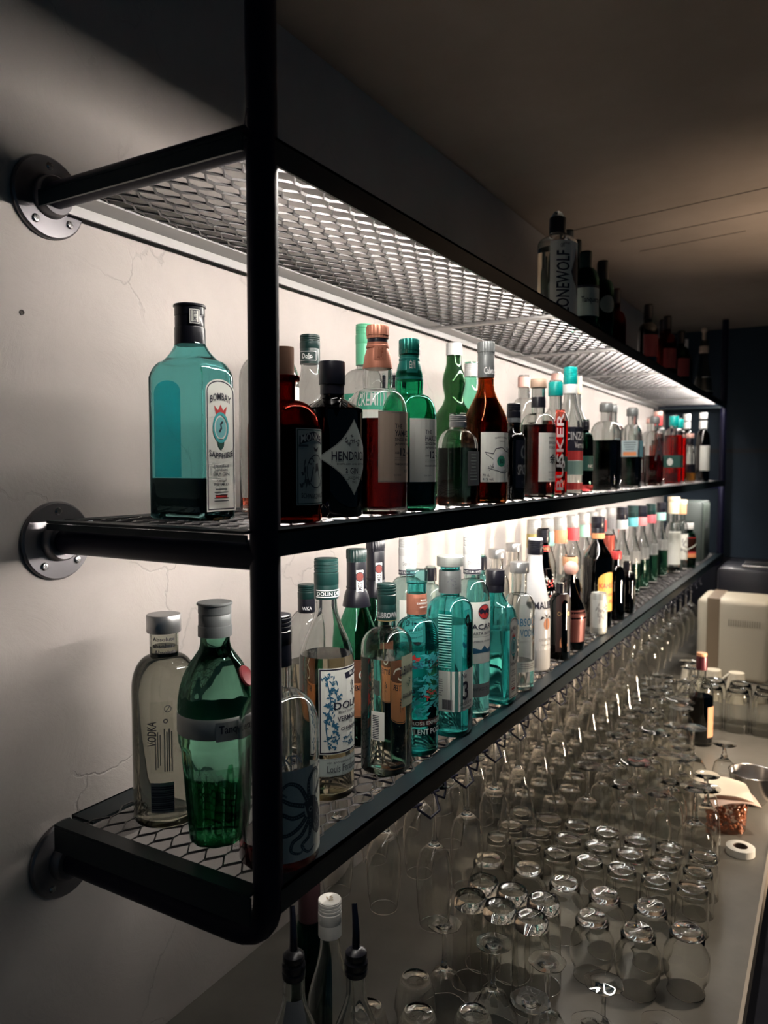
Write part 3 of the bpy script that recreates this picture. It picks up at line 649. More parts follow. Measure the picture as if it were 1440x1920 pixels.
bottle('whisky_bottle', 'red-amber whisky bottle with turquoise stopper and white letters running up its side', (.325,1.803,ZM), .273, .0300, .0150, .175, .205, 'q', gl=G_clear, liq=(L_red,.180), group='bottles on the middle shelf',
    caps=[('disc',.240,.273,.0175,KT,'stopper')], labs=[dict(w=.024,z0=.006,z1=.205,a=-48,R=.0302,m=glass('red_tint',(.75,.14,.10),.5,.3),items=[('t','BUSKER',0,.5,.088,.92,WHT,1)]), dict(w=.075,z0=.058,z1=.094,a=-60,m=DKG,name='label_band',items=[('t','S',.16,.5,.42,.5,WHT,1)])])
bottle('vermouth_bottle', 'clear vermouth bottle with tall turquoise cap over a white collar and black-and-red label', (.325,1.921,ZM), .321, .0330, .0150, .165, .255, 's', gl=G_clear, liq=(L_clear,.15), group='bottles on the middle shelf',
    caps=[('screw',.278,.321,.0178,KT),('sleeve',.255,.278,.0180,KW)], labs=[dict(w=.09,z0=.110,z1=.170,a=-20,m=INK,items=[('t','CINZANO',.0,.62,.34,.9,WHT),('t','Vermouth',.05,.25,.26,.5,WHT)]),dict(w=.09,z0=.086,z1=.110,a=-20,m=RED),dict(w=.075,z0=.050,z1=.085,a=-20,m=P('bluegreen_paper',(.25,.42,.38),.6),name='lower_label'),dict(w=.09,z0=.012,z1=.030,a=-20,m=RED,name='lower_label')])
bottle('liqueur_bottle', 'clear bottle with beige cap, behind the black-and-red vermouth label', (.20,2.403,ZM), .353, .033, .0125, .20, .27, 's', gl=G_clear, group='bottles on the middle shelf', caps=[('sleeve',.30,.353,.0145,P('beige_cap',(.45,.33,.22),.5),'cap')])
bottle('bitters_bottle', 'slim dark green bottle with a red base, left of the black square decanter', (.31,2.115,ZM), .197, .0215, .0095, .14, .165, 'q', gl=G_dkgreen, liq=(L_dark,.12), group='bottles on the middle shelf', caps=[('screw',.172,.197,.0115,K)], labs=[dict(w=.04,z0=.06,z1=.10,a=-40,m=DKG,items=[('t','NC',.1,.3,.2,.4,WHT)]), dict(w=.045,z0=.004,z1=.020,a=-50,m=RED,name='lower_label')])
def decanter(label, loc, H, R, liq=(L_dark,.150), cap=KGY, labs=(), k=1.0, gl=G_clear, rn=.017, rc=.0205, grp='bottles on the middle shelf', kind='decanter'):
    return bottle(kind, label, loc, H, R, rn, H*.66, H*.80, 'q', k=k, e=5, gl=gl, liq=liq, caps=[('disc',H-.024,H,rc,cap,'stopper')], labs=labs, group=grp)
decanter('square clear decanter of black liquid with grey disc stopper, front of the pair', (.300,2.374,ZM), .263, .041, (L_dark,.152))
decanter('square decanter of black liquid with grey disc stopper, just behind the front one', (.235,2.720,ZM), .285, .036, (L_dark,.150), rn=.013, rc=.0155)
decanter('square clear bottle with grey stopper and faded blue label over dark liquid', (.310,2.680,ZM), .268, .030, (L_dark,.130), labs=[dict(w=.055,z0=.105,z1=.160,a=0,flat=.0304,m=P('faded_blue',(.10,.28,.36),.6)), dict(w=.055,z0=.105,z1=.160,a=-90,flat=.0304,m=P('faded_blue_grey',(.35,.45,.48),.6),items=[('r',-.4,.4,.06,.3,ORG)]+lines(-.4,.4,.35,.9,4,DGREY,6))], rn=.015, rc=.0200)
decanter('clear square bottle with small grey stopper, second behind the blue-labelled one', (.235,3.050,ZM), .280, .028, (L_dark,.07), rn=.011, rc=.0150, labs=[dict(w=.03,z0=.05,z1=.10,a=0,flat=.0284,m=PAPER)])
decanter('clear square bottle with small grey stopper, third behind the blue-labelled one', (.18,3.25,ZM), .290, .028, (L_dark,.07), rn=.011, rc=.0150)
decanter('clear bottle with frosted letter A on its side and dark red liquid', (.310,3.055,ZM), .261, .032, (L_dred,.115), rn=.014, rc=.0185, labs=[dict(w=.036,z0=.09,z1=.20,a=-50,R=.034,m=glass('rose_tint',(.80,.50,.45),.5,.3),items=[('t','A',0,.45,.8,.8,KS)])])
decanter('clear bottle with pale stopper at the wall, behind the letter A bottle', (.15,3.770,ZM), .302, .040, (L_orange,.17), rn=.015, rc=.020, cap=KP)
bottle('aperitif_bottle', 'bottle with tall red capsule at the wall, left of the two turquoise-capped red ones', (.225,3.560,ZM), .318, .034, .0150, .19, .25, 'q', gl=G_clear, liq=(L_orange,.19), caps=[('disc',.300,.318,.019,KP),('sleeve',.255,.300,.0185,KR)], group='bottles on the middle shelf')
bottle('aperitif_bottle', 'square bottle of bright red aperitif with turquoise cap and green label, front of the pair', (.320,3.401,ZM), .285, .034, .0150, .205, .235, 'q', k=1.0, e=6, gl=G_clear, liq=(L_red,.205), caps=[('disc',.245,.285,.0195,KT)], labs=[dict(w=.070,z0=.070,z1=.120,a=-90,flat=.0344,m=DKG,items=[('d',-.1,.45,.012,PAPER,1.3)]),dict(w=.066,z0=.070,z1=.120,a=0,flat=.0344,m=DKG)], group='bottles on the middle shelf')
bottle('aperitif_bottle', 'square bottle of bright red aperitif with turquoise cap, behind the front one', (.300,3.640,ZM), .287, .032, .0150, .205, .235, 'q', k=1.0, e=6, gl=G_clear, liq=(L_red,.200), caps=[('disc',.247,.287,.0190,KT)], group='bottles on the middle shelf')
bottle('whisky_bottle', 'small clear bottle with dark band and pink-topped cap beside the red aperitifs', (.330,3.745,ZM), .225, .0270, .0140, .11, .17, 'c', gl=G_clear, liq=(glass('honey_liquid',(.5,.32,.12),.3,.5),.05), caps=[('sleeve',.175,.205,.0165,K),('disc',.205,.225,.0195,KP)], labs=[dict(w=.06,z0=.045,z1=.085,a=-40,m=K)], group='bottles on the middle shelf')
bottle('liqueur_bottle', 'black bottle with pale capsule and white label at the far end, nearer the wall', (.245,4.200,ZM), .345, .034, .0140, .19, .26, 'q', gl=G_black, caps=[('disc',.31,.345,.018,KW),('sleeve',.27,.305,.0175,KW)], labs=[dict(w=.075,z0=.06,z1=.18,a=-40,m=PAPER)], group='bottles on the middle shelf')
bottle('liqueur_bottle', 'black bottle with two white caps rings and white label, last at the shelf front', (.330,4.150,ZM), .345, .034, .0140, .19, .26, 'q', gl=G_black, caps=[('disc',.315,.345,.019,KW),('sleeve',.265,.305,.0190,KW)], labs=[dict(w=.075,z0=.055,z1=.18,a=-40,m=PAPER)], group='bottles on the middle shelf')

# ------------------------------------------------------------------ bottom shelf
BG = 'bottles on the bottom shelf'
bottle('vodka_bottle', 'frosted clear vodka bottle with flat silver cap, seen from behind at the near end', (.134,.728,ZB), .278, .0435, .0190, .178, .222, 'q', gl=solid_glass('frosty_glass',(.93,.935,.91),.04), liq=(glass('cloudy_liquid',(.72,.72,.68),.4,.4),.235), Hg=.262, group=BG,
    caps=[('disc',.254,.278,.0228,KS)], labs=[dict(w=.030,z0=.022,z1=.062,a=-50,m=GREY,name='barcode',items=[('r',-.5+.02,-.5+.98,.06+i*.07,.09+i*.07+(.02 if i%3 else 0),INK) for i in range(12)]),
        dict(w=.030,z0=.075,z1=.170,a=-50,m=glass('clear_film',(.9,.9,.88),.9,.2),name='back_label',items=[('t','VODKA',-.42,.55,.13,.35,INK,1),('o',.28,.90,.0038,.0046,INK),('c',[(.18,.86),(.38,.94)],.0008,INK),('o',.18,.73,.0018,.003,INK)]+[('r',-.28+.10*j,-.24+.10*j,.05+.03*(j%3),.50+.04*((j*2)%3),DGREY) for j in range(3)]+[('r',.10+.10*j,.15+.10*j,.02,.62-.04*(j%2),DGREY) for j in range(4)]),
        dict(w=.042,z0=.224,z1=.252,a=-45,R=.0192,m=glass('clear_film2',(.9,.9,.88),.9,.2),name='neck_print',items=[('t','absolute',.0,.5,.20,.7,INK,0),('t','Absolute',.0,.82,.18,.7,INK,0),('t','Absolute',.05,.2,.18,.7,INK,0)])])
def tanq(root, pr):
    bm = bmesh.new(); add_lathe(bm, [(.0478,.1415),(.0487,.143),(.0487,.166),(.0478,.1675)], 48, close_bottom=False, close_top=False); mesh_obj('band', bm, SILV, root)
    bm = bmesh.new(); n = 16
    for i in range(n):      # long pressed flutes inside the lower body
        a = 2*PI*i/n
        add_lathe(bm, [(.0005,.012),(.0055,.02),(.0045,.05),(.0030,.075),(.0003,.082 + .012*(i % 2))], 6, cx=.0315*math.cos(a), cy=.0315*math.sin(a))
    mesh_obj('base_flutes', bm, glass('flute_glass',(.45,.74,.58),.25,1.4), root)
tpr = [(.02,.006,1),(.031,.0015,1),(.034,0,1),(.0352,.004,1),(.0375,.03,1),(.0420,.09,1),(.0445,.124,1),(.0462,.130,0),(.0475,.134,0),(.0475,.1405,0),(.0480,.142,0),(.0480,.167,0),(.0472,.172,0),(.0482,.178,.2),(.0478,.190,1),(.0455,.205,1),(.0410,.220,1),(.0345,.234,1),(.0265,.245,.8),(.0205,.254,.4),(.0185,.262,0),(.0180,.285,0)]
def flutes(a, b): return 1 - .045*b*(.5+.5*math.cos(a*10))
def tanq_bottle(loc, H):
    root = empty('gin_bottle', loc); tag(root, 'green fluted cocktail-shaker shaped gin bottle with silver band and red seal', 'bottle', BG)
    pr = [(r, z*.966, b) for r, z, b in tpr]
    bm = bmesh.new(); add_lathe(bm, pr, 80, flutes); mesh_obj('glass_body', bm, G_green, root)
    pl = [(max(r-.004,.01), z + (.006 if z < .01 else 0), b) for r, z, b in pr if z < .118]; pl = pl[2:]
    bm = bmesh.new(); add_lathe(bm, pl, 80, flutes); mesh_obj('liquid', bm, glass('gin_in_green',(.62,.82,.70),.35,.5), root)
    bm = cap_mesh('sleeve', .0215, .262, .276); mesh_obj('collar', bm, KGY, root)
    bm = cap_mesh('lipped', .0225, .276, H); mesh_obj('cap', bm, KGY, root)
    tanq(root, pr)
    bm, mats = label_mesh(dict(w=.05, z0=.1400, z1=.164, m=SILV, items=[('t','Tanqueray',.05,.55,.55,.95,INK)]), lambda s, z, l: ((.0488+l)*math.cos(s/.0488+math.radians(-18)), (.0488+l)*math.sin(s/.0488+math.radians(-18)), z)); mesh_obj('band_print', bm, mats, root, smooth=False)
    bm = bmesh.new(); add_lathe(bm, [(.0135,-.001),(.0140,.001),(.0125,.003),(.011,.0022),(.0015,.0022)], 24)
    bmesh.ops.rotate(bm, verts=bm.verts, matrix=Matrix.Rotation(math.radians(65), 3, 'Y')); bmesh.ops.rotate(bm, verts=bm.verts, matrix=Matrix.Rotation(math.radians(16), 3, 'Z'))
    bmesh.ops.translate(bm, verts=bm.verts, vec=(.0415*math.cos(.28),.0415*math.sin(.28),.212)); mesh_obj('seal', bm, P('seal_red',(.16,.01,.015),.5), root)
tanq_bottle((.236,.718,ZB), .305)
octo = []
def arm(pts, w=.0062):
    octo.append(('c', pts, w, DGREY, .75)); 
    q = [((a[0]+b[0])/2, (a[1]+b[1])/2) for a, b in zip(pts, pts[1:])]
    for p in q[::1]: octo.append(('d', p[0], p[1], .0006, PAPG, 1, 3))
def smooth(pts, n=5):
    out = []
    P_ = [pts[0]] + list(pts) + [pts[-1]]
    for i in range(1, len(P_)-2):
        for k in range(n):
            t = k/n; a, b, c, d = P_[i-1], P_[i], P_[i+1], P_[i+2]
            out.append(tuple(.5*((2*b[j]) + (-a[j]+c[j])*t + (2*a[j]-5*b[j]+4*c[j]-d[j])*t*t + (-a[j]+3*b[j]-3*c[j]+d[j])*t**3) for j in (0, 1)))
    out.append(pts[-1]); return out
for pts in ([(.10,.62),(.0,.80),(-.12,.86),(-.20,.78),(-.14,.72)], [(.12,.64),(.12,.84),(.22,.94),(.30,.88),(.26,.82)], [(.06,.58),(-.10,.64),(-.22,.70),(-.34,.62),(-.30,.54)], [(.06,.50),(-.08,.48),(-.22,.54),(-.32,.42),(-.26,.36),(-.20,.42)],
            [(.08,.46),(-.02,.36),(-.16,.30),(-.30,.34),(-.34,.24),(-.26,.20)], [(.12,.42),(.02,.28),(-.08,.22),(-.10,.12),(.0,.08),(.05,.14)], [(.14,.42),(.12,.24),(.02,.16),(.10,.06),(.20,.10)], [(.24,.66),(.34,.78),(.42,.90),(.34,.97),(.28,.92)]):
    arm(smooth(pts, 6))
octo += [('p', smooth([(.05,.62),(.10,.44),(.16,.30),(.26,.20),(.34,.24),(.36,.36),(.30,.52),(.22,.64),(.12,.67)], 3)[:-1], DGREY, 2), ('d',.14,.52,.0032,PAPG,1,3), ('d',.14,.52,.0018,INK,1,4), ('d',.26,.58,.0028,PAPG,1,3), ('d',.26,.58,.0016,INK,1,4)] + [('c',[(.20+.02*i,.34+.03*i),(.22+.024*i,.24+.02*i)],.0009,PAPG) for i in range(5)]
octo += sprig(-.34,.80,.12,DGREY,21,16,1.0)
bottle('rum_bottle', 'round-shouldered rum bottle with an octopus label, standing behind the near post at the front', (.334,.722,ZB), .298, .0490, .0150, .158, .205, 'q', gl=G_clear, liq=(L_dred,.030), caps=[('screw',.262,.298,.0168,K),('sleeve',.236,.264,.0165,K)], group=BG,
    labs=[dict(w=.115,z0=.012,z1=.122,a=-22,m=P('octopus_paper',(.80,.82,.72),.7),items=octo,step=.006), dict(w=.05,z0=.128,z1=.142,a=-45,m=glass('clear_film3',(.92,.92,.9),.9,.2),name='embossed_letters',items=[('t','KRAKEN',.0,.5,.8,.9,WHT)])])
dol = [('t','DOLIN',.06,.56,.085,.62,INK), ('t','Maison fondee en 1821',.08,.485,.035,.5,DGREY), ('t','VERMOUTH',.10,.405,.06,.58,INK), ('t','DE',.10,.345,.03,.07,DGREY), ('t','CHAMBERY',.10,.285,.04,.46,INK), ('p',[(-.05,.93),(.45,.97),(.45,.89),(-.02,.86)],INK,1), ('t','BLANC',.22,.915,.04,.3,PAPER)]
dol += [x for i in range(9) for x in sprig(-.28+.06*math.sin(i*1.3),.14+.09*i,.12,INKB,30+i,16,.8)] + sprig(.16,.74,.09,DGREY,50,16,1.2) + sprig(.05,.14,.14,INKB,51,22,.5) + [('c',smooth([(-.34,.12),(-.38,.35),(-.30,.6),(-.36,.85)],5),.0016,INKB)]
bottle('vermouth_bottle', 'tall clear vermouth bottle with dark green screw cap and ornate blue-framed label', (.278,.905,ZB), .344, .0400, .0155, .195, .278, 's', gl=G_clear, liq=(L_wine,.205), caps=[('screw',.306,.344,.0180,KG),('sleeve',.286,.308,.0178,KG)], group=BG,
    labs=[dict(w=.086,z0=.068,z1=.192,a=-10,m=PAPER,frame=(INK,.0012,.0032),items=dol), dict(w=.086,z0=.036,z1=.062,a=-12,m=PAPG,name='lower_label',frame=(GREY,.0008,.0014),items=[('t','Louis Ferdinand',0,.42,.4,.7,DGREY),('t','vin aromatise de savoie',0,.78,.15,.7,DGREY)]), dict(w=.045,z0=.289,z1=.300,a=-35,R=.0180,m=KG,name='neck_label',items=[('r',-.5,.5,.88,.98,WHT),('r',-.5,.5,.02,.12,WHT),('t','DOLIN DRY',0,.5,.5,.9,WHT)])])
bottle('vodka_bottle', 'slim bottle with dark cap at the wall, left of the tall vermouth', (.15,1.030,ZB), .280, .031, .0120, .19, .235, 'q', gl=G_clear, liq=(L_wine,.15), caps=[('screw',.256,.280,.0148,KG),('sleeve',.232,.256,.0146,K)], group=BG, labs=[dict(w=.02,z0=.236,z1=.246,a=-50,R=.0148,m=K,name='neck_label',items=[('t','WKA',0,.5,.6,.8,WHT)])])
bottle('spirit_bottle', 'clear bottle with dark ribbed cap peeking out above the octopus rum', (.235,.835,ZB), .262, .028, .0105, .18, .22, 'q', gl=G_clear, caps=[('screw',.228,.262,.0130,K)], group=BG)
def hermes(label, x, y, H, gl, lab=True, sl=K):
    bottle('wine_bottle', label, (x, y, ZB), H, .0395, .0140, .165, .262, 's', gl=gl, liq=(L_dark,.10), caps=[('ribbed',H-.022,H,.0175,KG if gl is G_green else K),('sleeve',.258,H-.022,.0172,sl)], group=BG, extra=cone_sleeve(sl,.0245,.0170,.236,.275,'foil'),
        labs=([dict(w=.075,z0=.050,z1=.150,a=-30,m=ORG,frame=(K,.001,.002),items=[('r',-.5,.5,.60,1,P('brown_print',(.16,.06,.03),.6)),('c',curl(0,.72,.28,.9,14,.4,.5),.003,PAPER),('t','BITTER',0,.52,.09,.6,INK)]+sprig(-.05,.25,.10,INK,61,16,1.2))] if lab else []) +
             [dict(w=.013,z0=.248,z1=.300,a=-38,R=.0182,m=PAPER,shape='rect',name='neck_label',items=[('d',0,.78,.0066,COPB,1.1),('o',0,.78,.0066,.0078,INK,1.1),('t','HERMES',0,.32,.15,.52,INK,1)])])
hermes('green wine-shaped bottle with black neck, round red crest and orange label', .200, 1.108, .335, G_green)
hermes('nearly black bottle with round red crest on its neck, right of the green one', .175, 1.213, .342, G_dkgreen)
zsl = dict(w=.046,z0=.236,z1=.256,a=-50,R=.0153,m=KG,name='neck_label',items=[('r',-.5,.5,.02,.08,GOLD),('t','ZUBROWKA',0,.5,.45,.9,GREY)])
bottle('vodka_bottle', 'clear ribbed vodka bottle with a blade of grass inside and dark green cap', (.309,1.026,ZB), .294, .0365, .0140, .195, .225, 'q', k=1.0, e=3.2, gl=G_clear, liq=(glass('grass_vodka',(.93,.96,.91),.3,.5),.18), caps=[('screw',.262,.294,.0153,KG),('sleeve',.236,.262,.0151,KG)], group=BG,
    labs=[zsl, dict(w=.022,z0=.055,z1=.100,a=-82,m=PAPER,name='back_label',items=[('r',-.4,.1,.05+.06*i,.08+.06*i,INK) for i in range(14)]), dict(w=.034,z0=.105,z1=.185,a=2,m=P('gold_green_paper',(.34,.38,.27),.6),items=[('t','ZUBROWKA',-.02,.72,.17,1.2,INK,0),('t','BISON GRASS',.05,.22,.08,.9,INK)]+sprig(.1,.45,.2,DKG,70,14,.5))],
    extra=lambda root, pr: (lambda bm: (add_tube(bm, [(.004,-.012,.015),(.006,-.016,.07),(.002,-.012,.12),(-.002,-.006,.20)], .0009, 6), mesh_obj('grass_blade', bm, P('straw',(.55,.50,.30),.7), root)))(bmesh.new()))
spi = [q for i in range(9) for q in sprig(-.32+.32*(i % 3)+.05*(i//3), .16+.30*(i//3), .20, TEALP if i % 3 else RED, 80+i, 30, .75)] + [q for i in range(10) for q in sprig(-.42+.18*(i % 5), .3+.42*(i//5), .10, (RED, INKB, INK)[i % 3], 120+i, 16, .8)]
bottle('gin_bottle', 'teal gin bottle covered in red and dark floral print with copper neck sleeve', (.313,1.118,ZB), .306, .0370, .0160, .190, .225, 'q', gl=G_teal, liq=(L_teal,.175), Hg=.285, group=BG,
    caps=[('disc',.283,.306,.0182,CGL,'stopper'),('sleeve',.232,.266,.0172,KC)], labs=[dict(w=.150,z0=.066,z1=.186,a=-50,m=glass('teal_film',(.30,.72,.70),.6,.3),name='floral_print',items=spi,step=.008), dict(w=.150,z0=.050,z1=.062,a=-50,m=COPB,name='band',items=[('t','ROSE EXPRESSION',.15,.5,.5,.5,PAPER)]), dict(w=.07,z0=.036,z1=.047,a=-30,m=glass('teal_film2',(.5,.8,.78),.8,.2),name='lettering',items=[('t','SILENT POOL',0,.5,.85,.9,WHT)]),
        dict(w=.030,z0=.240,z1=.260,a=-30,R=.0174,m=KC,name='neck_label',items=[('t','ROSE',.1,.8,.16,.4,PAPER),('t','EXPRESSION',.1,.55,.16,.8,PAPER),('t','silent',.1,.25,.14,.5,PAPER)])])
rum_items = [('d',0,.84,.0130,RED,1),('o',0,.84,.0130,.0145,INK,1),('p',[(-.18,.86),(-.09,.90),(0,.86),(.09,.90),(.18,.86),(.12,.80),(.04,.83),(0,.78),(-.04,.83),(-.12,.80)],INK,3),('t','BACARDI',0,.60,.09,.90,INK),('t','CARTA BLANCA',0,.49,.05,.75,DGREY),('r',-.4,.4,.43,.434,DGREY),('t','SUPERIOR WHITE RUM',0,.36,.03,.7,DGREY),('p',[(-.45,.20),(-.3,.26),(-.1,.22),(0,.29),(.1,.22),(.3,.26),(.45,.20),(.3,.16),(0,.18),(-.3,.16)],INKB)]
def white_rum(label, x, y, H):
    bottle('rum_bottle', label, (x, y, ZB), H, .0350, .0150, .222, .262, 'q', gl=G_bluish, liq=(L_teal,.16), group=BG, caps=[('screw',H-.035,H,.0172,KW),('sleeve',H-.072,H-.034,.0172,KW)],
        labs=[dict(w=.078,z0=.105,z1=.222,a=-22,m=PAPER,items=rum_items), dict(w=.078,z0=.040,z1=.066,a=-22,m=GREY,name='lower_label',items=[('t','SANTIAGO DE CUBA',0,.6,.25,.7,DGREY)]), dict(w=.05,z0=H-.071,z1=H-.062,a=-50,R=.0174,m=INK,name='neck_label',items=[('t','WHITE RUM - WHITE RUM',0,.5,.5,.95,WHT)]), dict(w=.03,z0=H-.058,z1=H-.040,a=-45,R=.0174,m=KW,name='signature',items=[('t','Don Facundo',0,.5,.4,.9,GREY)])])
white_rum('white rum bottle with red bat crest at the wall, left of the numeral 3 gin', .195, 1.300, .339)
bottle('gin_bottle', 'ribbed turquoise hexagonal gin bottle with embedded metal key and a black numeral 3 label', (.320,1.232,ZB), .318, .0385, .0175, .215, .245, 'q', k=1.0, e=3.0, rot=0, gl=G_teal, liq=(L_teal,.20), Hg=.300, group=BG,
    caps=[('disc',.300,.318,.0240,P('pewter',(.42,.45,.42),.4,.6)),('sleeve',.252,.292,.0205,KGY)], labs=[dict(w=.098,z0=.046,z1=.118,a=-40,m=PAPER,items=[('t','No',.10,.88,.14,.13,INK),('t','3',.14,.50,.46,.16,INK),('t','LONDON DRY GIN',.18,.18,.08,.36,INK),('r',-.5,-.495,0,1,GREY),('r',-.02,-.012,.04,.96,GREY),('t','distilled',.18,.08,.05,.3,DGREY),('r',-.30,-.12,.05,.30,GREY)]+[('r',-.29+.02*i,-.28+.02*i,.06,.29,INK) for i in range(8)]+lines(-.46,-.28,.35,.8,8,GREY,5)),
        dict(w=.030,z0=.262,z1=.284,a=-50,R=.0208,m=KGY,name='neck_crest',items=sprig(0,.5,.3,DGREY,91,14,1.2)),
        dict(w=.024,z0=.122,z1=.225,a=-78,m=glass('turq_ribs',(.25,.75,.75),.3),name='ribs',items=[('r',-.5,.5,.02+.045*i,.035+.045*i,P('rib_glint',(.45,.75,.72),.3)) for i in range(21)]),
        dict(w=.020,z0=.120,z1=.225,a=-12,m=glass('turq_panel',(.4,.8,.8),.4),name='key',items=[('o',0,.82,.004,.0075,P('dark_metal',(.06,.06,.06),.3,.9),1.4),('r',-.10,.10,.05,.74,P('dark_metal',(.06,.06,.06),.3,.9)),('r',.10,.38,.08,.12,P('dark_metal',(.06,.06,.06),.3,.9)),('r',.10,.30,.18,.22,P('dark_metal',(.06,.06,.06),.3,.9))]+sprig(0,.82,.32,SILV,92,14,.5))])
white_rum('white rum bottle with red bat crest, directly right of the numeral 3 gin', .314, 1.342, .344)
bottle('spirit_bottle', 'clear bottle with small black cap at the wall, just left of the numeral 3 gin', (.12,1.547,ZB), .247, .030, .011, .17, .21, 'q', gl=G_bluish, caps=[('sleeve',.218,.247,.0140,K,'cap')], group=BG)
bottle('spirit_bottle', 'pale teal bottle with black cap, behind the white-labelled rum', (.20,1.640,ZB), .268, .036, .0145, .185, .225, 'q', gl=G_teal2, caps=[('sleeve',.238,.268,.0175,K,'cap')], group=BG)
sap2 = dict(sapph); sap2.update(w=.042, z0=.012, z1=.175, flat=.0402)
bottle('gin_bottle', 'smaller turquoise square gin bottle with black cap on the bottom shelf', (.322,1.440,ZB), .269, .0265, .0165, .178, .222, 'c', k=1.52, e=5, gl=G_teal, liq=(L_teal,.15), caps=[('sleeve',.224,.238,.0185,K),('disc',.238,.269,.0190,K)], labs=[sap2], group=BG)
def vodka(label, x, y, H, lab=True):
    bottle('vodka_bottle', label, (x, y, ZB), H, .0335, .0165, .170, .205, 'q', gl=G_clear, liq=(L_clear,.06), group=BG, Hg=H-.015, caps=[('disc',H-.023,H,.0205,KS)],
        labs=([dict(w=.062,z0=.075,z1=.185,a=-30,m=glass('clear_film4',(.93,.94,.93),.9,.2),name='lettering',items=[('t','ABSOLUT',.0,.66,.15,1.0,INKB),('t','VODKA',.02,.45,.15,.7,INKB),('t','Country of Sweden',.0,.28,.08,.8,GREY)]), dict(w=.07,z0=.040,z1=.062,a=-30,m=P('pale_film',(.62,.66,.62),.5),name='lower_label',items=lines(-.4,.4,.2,.8,3,GREY,7)), dict(w=.016,z0=.178,z1=.198,a=-25,R=.030,m=SILV,name='seal',shape='oval')] if lab else []))
vodka('clear vodka bottle with silver cap and blue lettering, right of the small turquoise gin', .330, 1.556, .273)
vodka('clear vodka bottle with silver cap near the wall, left of the white coated bottle', .170, 1.820, .268, False)
vodka('clear vodka bottle with silver cap near the wall, directly behind the white coated bottle', .150, 1.990, .268, False)
bottle('liqueur_bottle', 'white coated coconut liqueur bottle with black cap and palm tree print', (.306,1.725,ZB), .306, .0370, .0165, .120, .265, 's', gl=G_white, caps=[('screw',.272,.306,.0185,K)], group=BG,
    labs=[dict(w=.068,z0=.050,z1=.172,a=-22,m=G_white,name='print',items=[('t','MALIBU',.0,.86,.14,1.0,INK),('d',.02,.50,.0105,ORG,1.3),('r',-.02,.03,.40,.60,INK),('p',[(0,.60),(-.2,.66),(-.28,.58),(-.12,.62)],INK),('p',[(0,.60),(.2,.66),(.3,.57),(.14,.62)],INK),('p',[(0,.60),(-.1,.72),(.02,.66),(.12,.72)],INK),('t','COCONUT RUM',0,.20,.05,.6,GREY),('t','liqueur',0,.10,.04,.4,GREY)])])
fl = [q for i in range(8) for q in sprig(-.3+.2*(i % 4), .2+.4*(i//4)+.1*(i % 2), .16, (WHT, PAPER, RED, WHT)[i % 4], 150+i, 10, .9)]
bottle('liqueur_bottle', 'black passion fruit liqueur bottle with white floral print and red ringed neck', (.22,2.034,ZB), .306, .0360, .0150, .130, .25, 's', gl=G_black, caps=[('screw',.27,.306,.0180,K)], group=BG, labs=[dict(w=.085,z0=.09,z1=.20,a=-40,m=K,items=fl,name='floral_print'),dict(w=.04,z0=.246,z1=.262,a=-45,R=.0186,m=K,name='neck_label',items=[('r',-.5,.5,.9,1,RED),('r',-.5,.5,0,.1,RED),('t','PASSOA',0,.5,.5,.7,ORG)])])
bottle('liqueur_bottle', 'short dark flat bottle with rounded top and gold plaque, right of the white coated bottle', (.328,1.850,ZB), .185, .0240, .010, .14, .165, 'q', k=1.0, e=4, gl=G_black, caps=[('sleeve',.165,.185,.011,K,'cap')], group=BG, labs=[dict(w=.042,z0=.02,z1=.165,a=-48,R=.026,m=P('brown_black',(.03,.012,.012),.5),shape='arch',items=[('o',0,.84,.004,.006,RED,1),('t','CHOCO',0,.66,.07,.8,GOLD)]+sprig(0,.3,.25,ORG,171,10,1.6))])
bottle('liqueur_bottle', 'black teardrop bottle with a round pink stopper and copper foil lower half', (.318,1.972,ZB), .234, .0410, .0120, .085, .175, 's', rb=.036, gl=G_black, Hg=.196, caps=[('ball',.192,.234,.0190,KP,'stopper')], group=BG, labs=[dict(w=.10,z0=.022,z1=.105,a=-70,m=P('copper_brown_foil',(.14,.045,.04),.35,.5),name='foil',step=.006,curved=True)])
bottle('liqueur_bottle', 'dark bottle with flat orange cap, right of the pink-stoppered black bottle', (.275,2.105,ZB), .226, .0330, .0155, .12, .17, 'q', gl=G_black, caps=[('ribbed',.200,.226,.0205,KO)], group=BG, labs=[dict(w=.03,z0=.15,z1=.175,a=-50,R=.0165,m=WHT,name='neck_label')])
can = empty('drink_can', (.336,2.185,ZB)); tag(can, 'small silver patterned can standing in front of the brown coffee liqueur', 'can', BG)
bm = bmesh.new(); add_lathe(bm, [(.019,0),(.0225,.004),(.0235,.010),(.0235,.108),(.021,.116),(.0205,.118),(.019,.1165)], 32); mesh_obj('can_body', bm, SILV, can)
bm, mats = label_mesh(dict(w=.06,z0=.02,z1=.10,m=P('can_print',(.55,.57,.55),.4),items=sprig(-.1,.5,.3,GREY,181,20,1.2)+sprig(.2,.7,.2,DKG,182,10)), lambda s, z, l: ((.0236+l)*math.cos(s/.0236-.9), (.0236+l)*math.sin(s/.0236-.9), z)); mesh_obj('can_print', bm, mats, can, smooth=False)
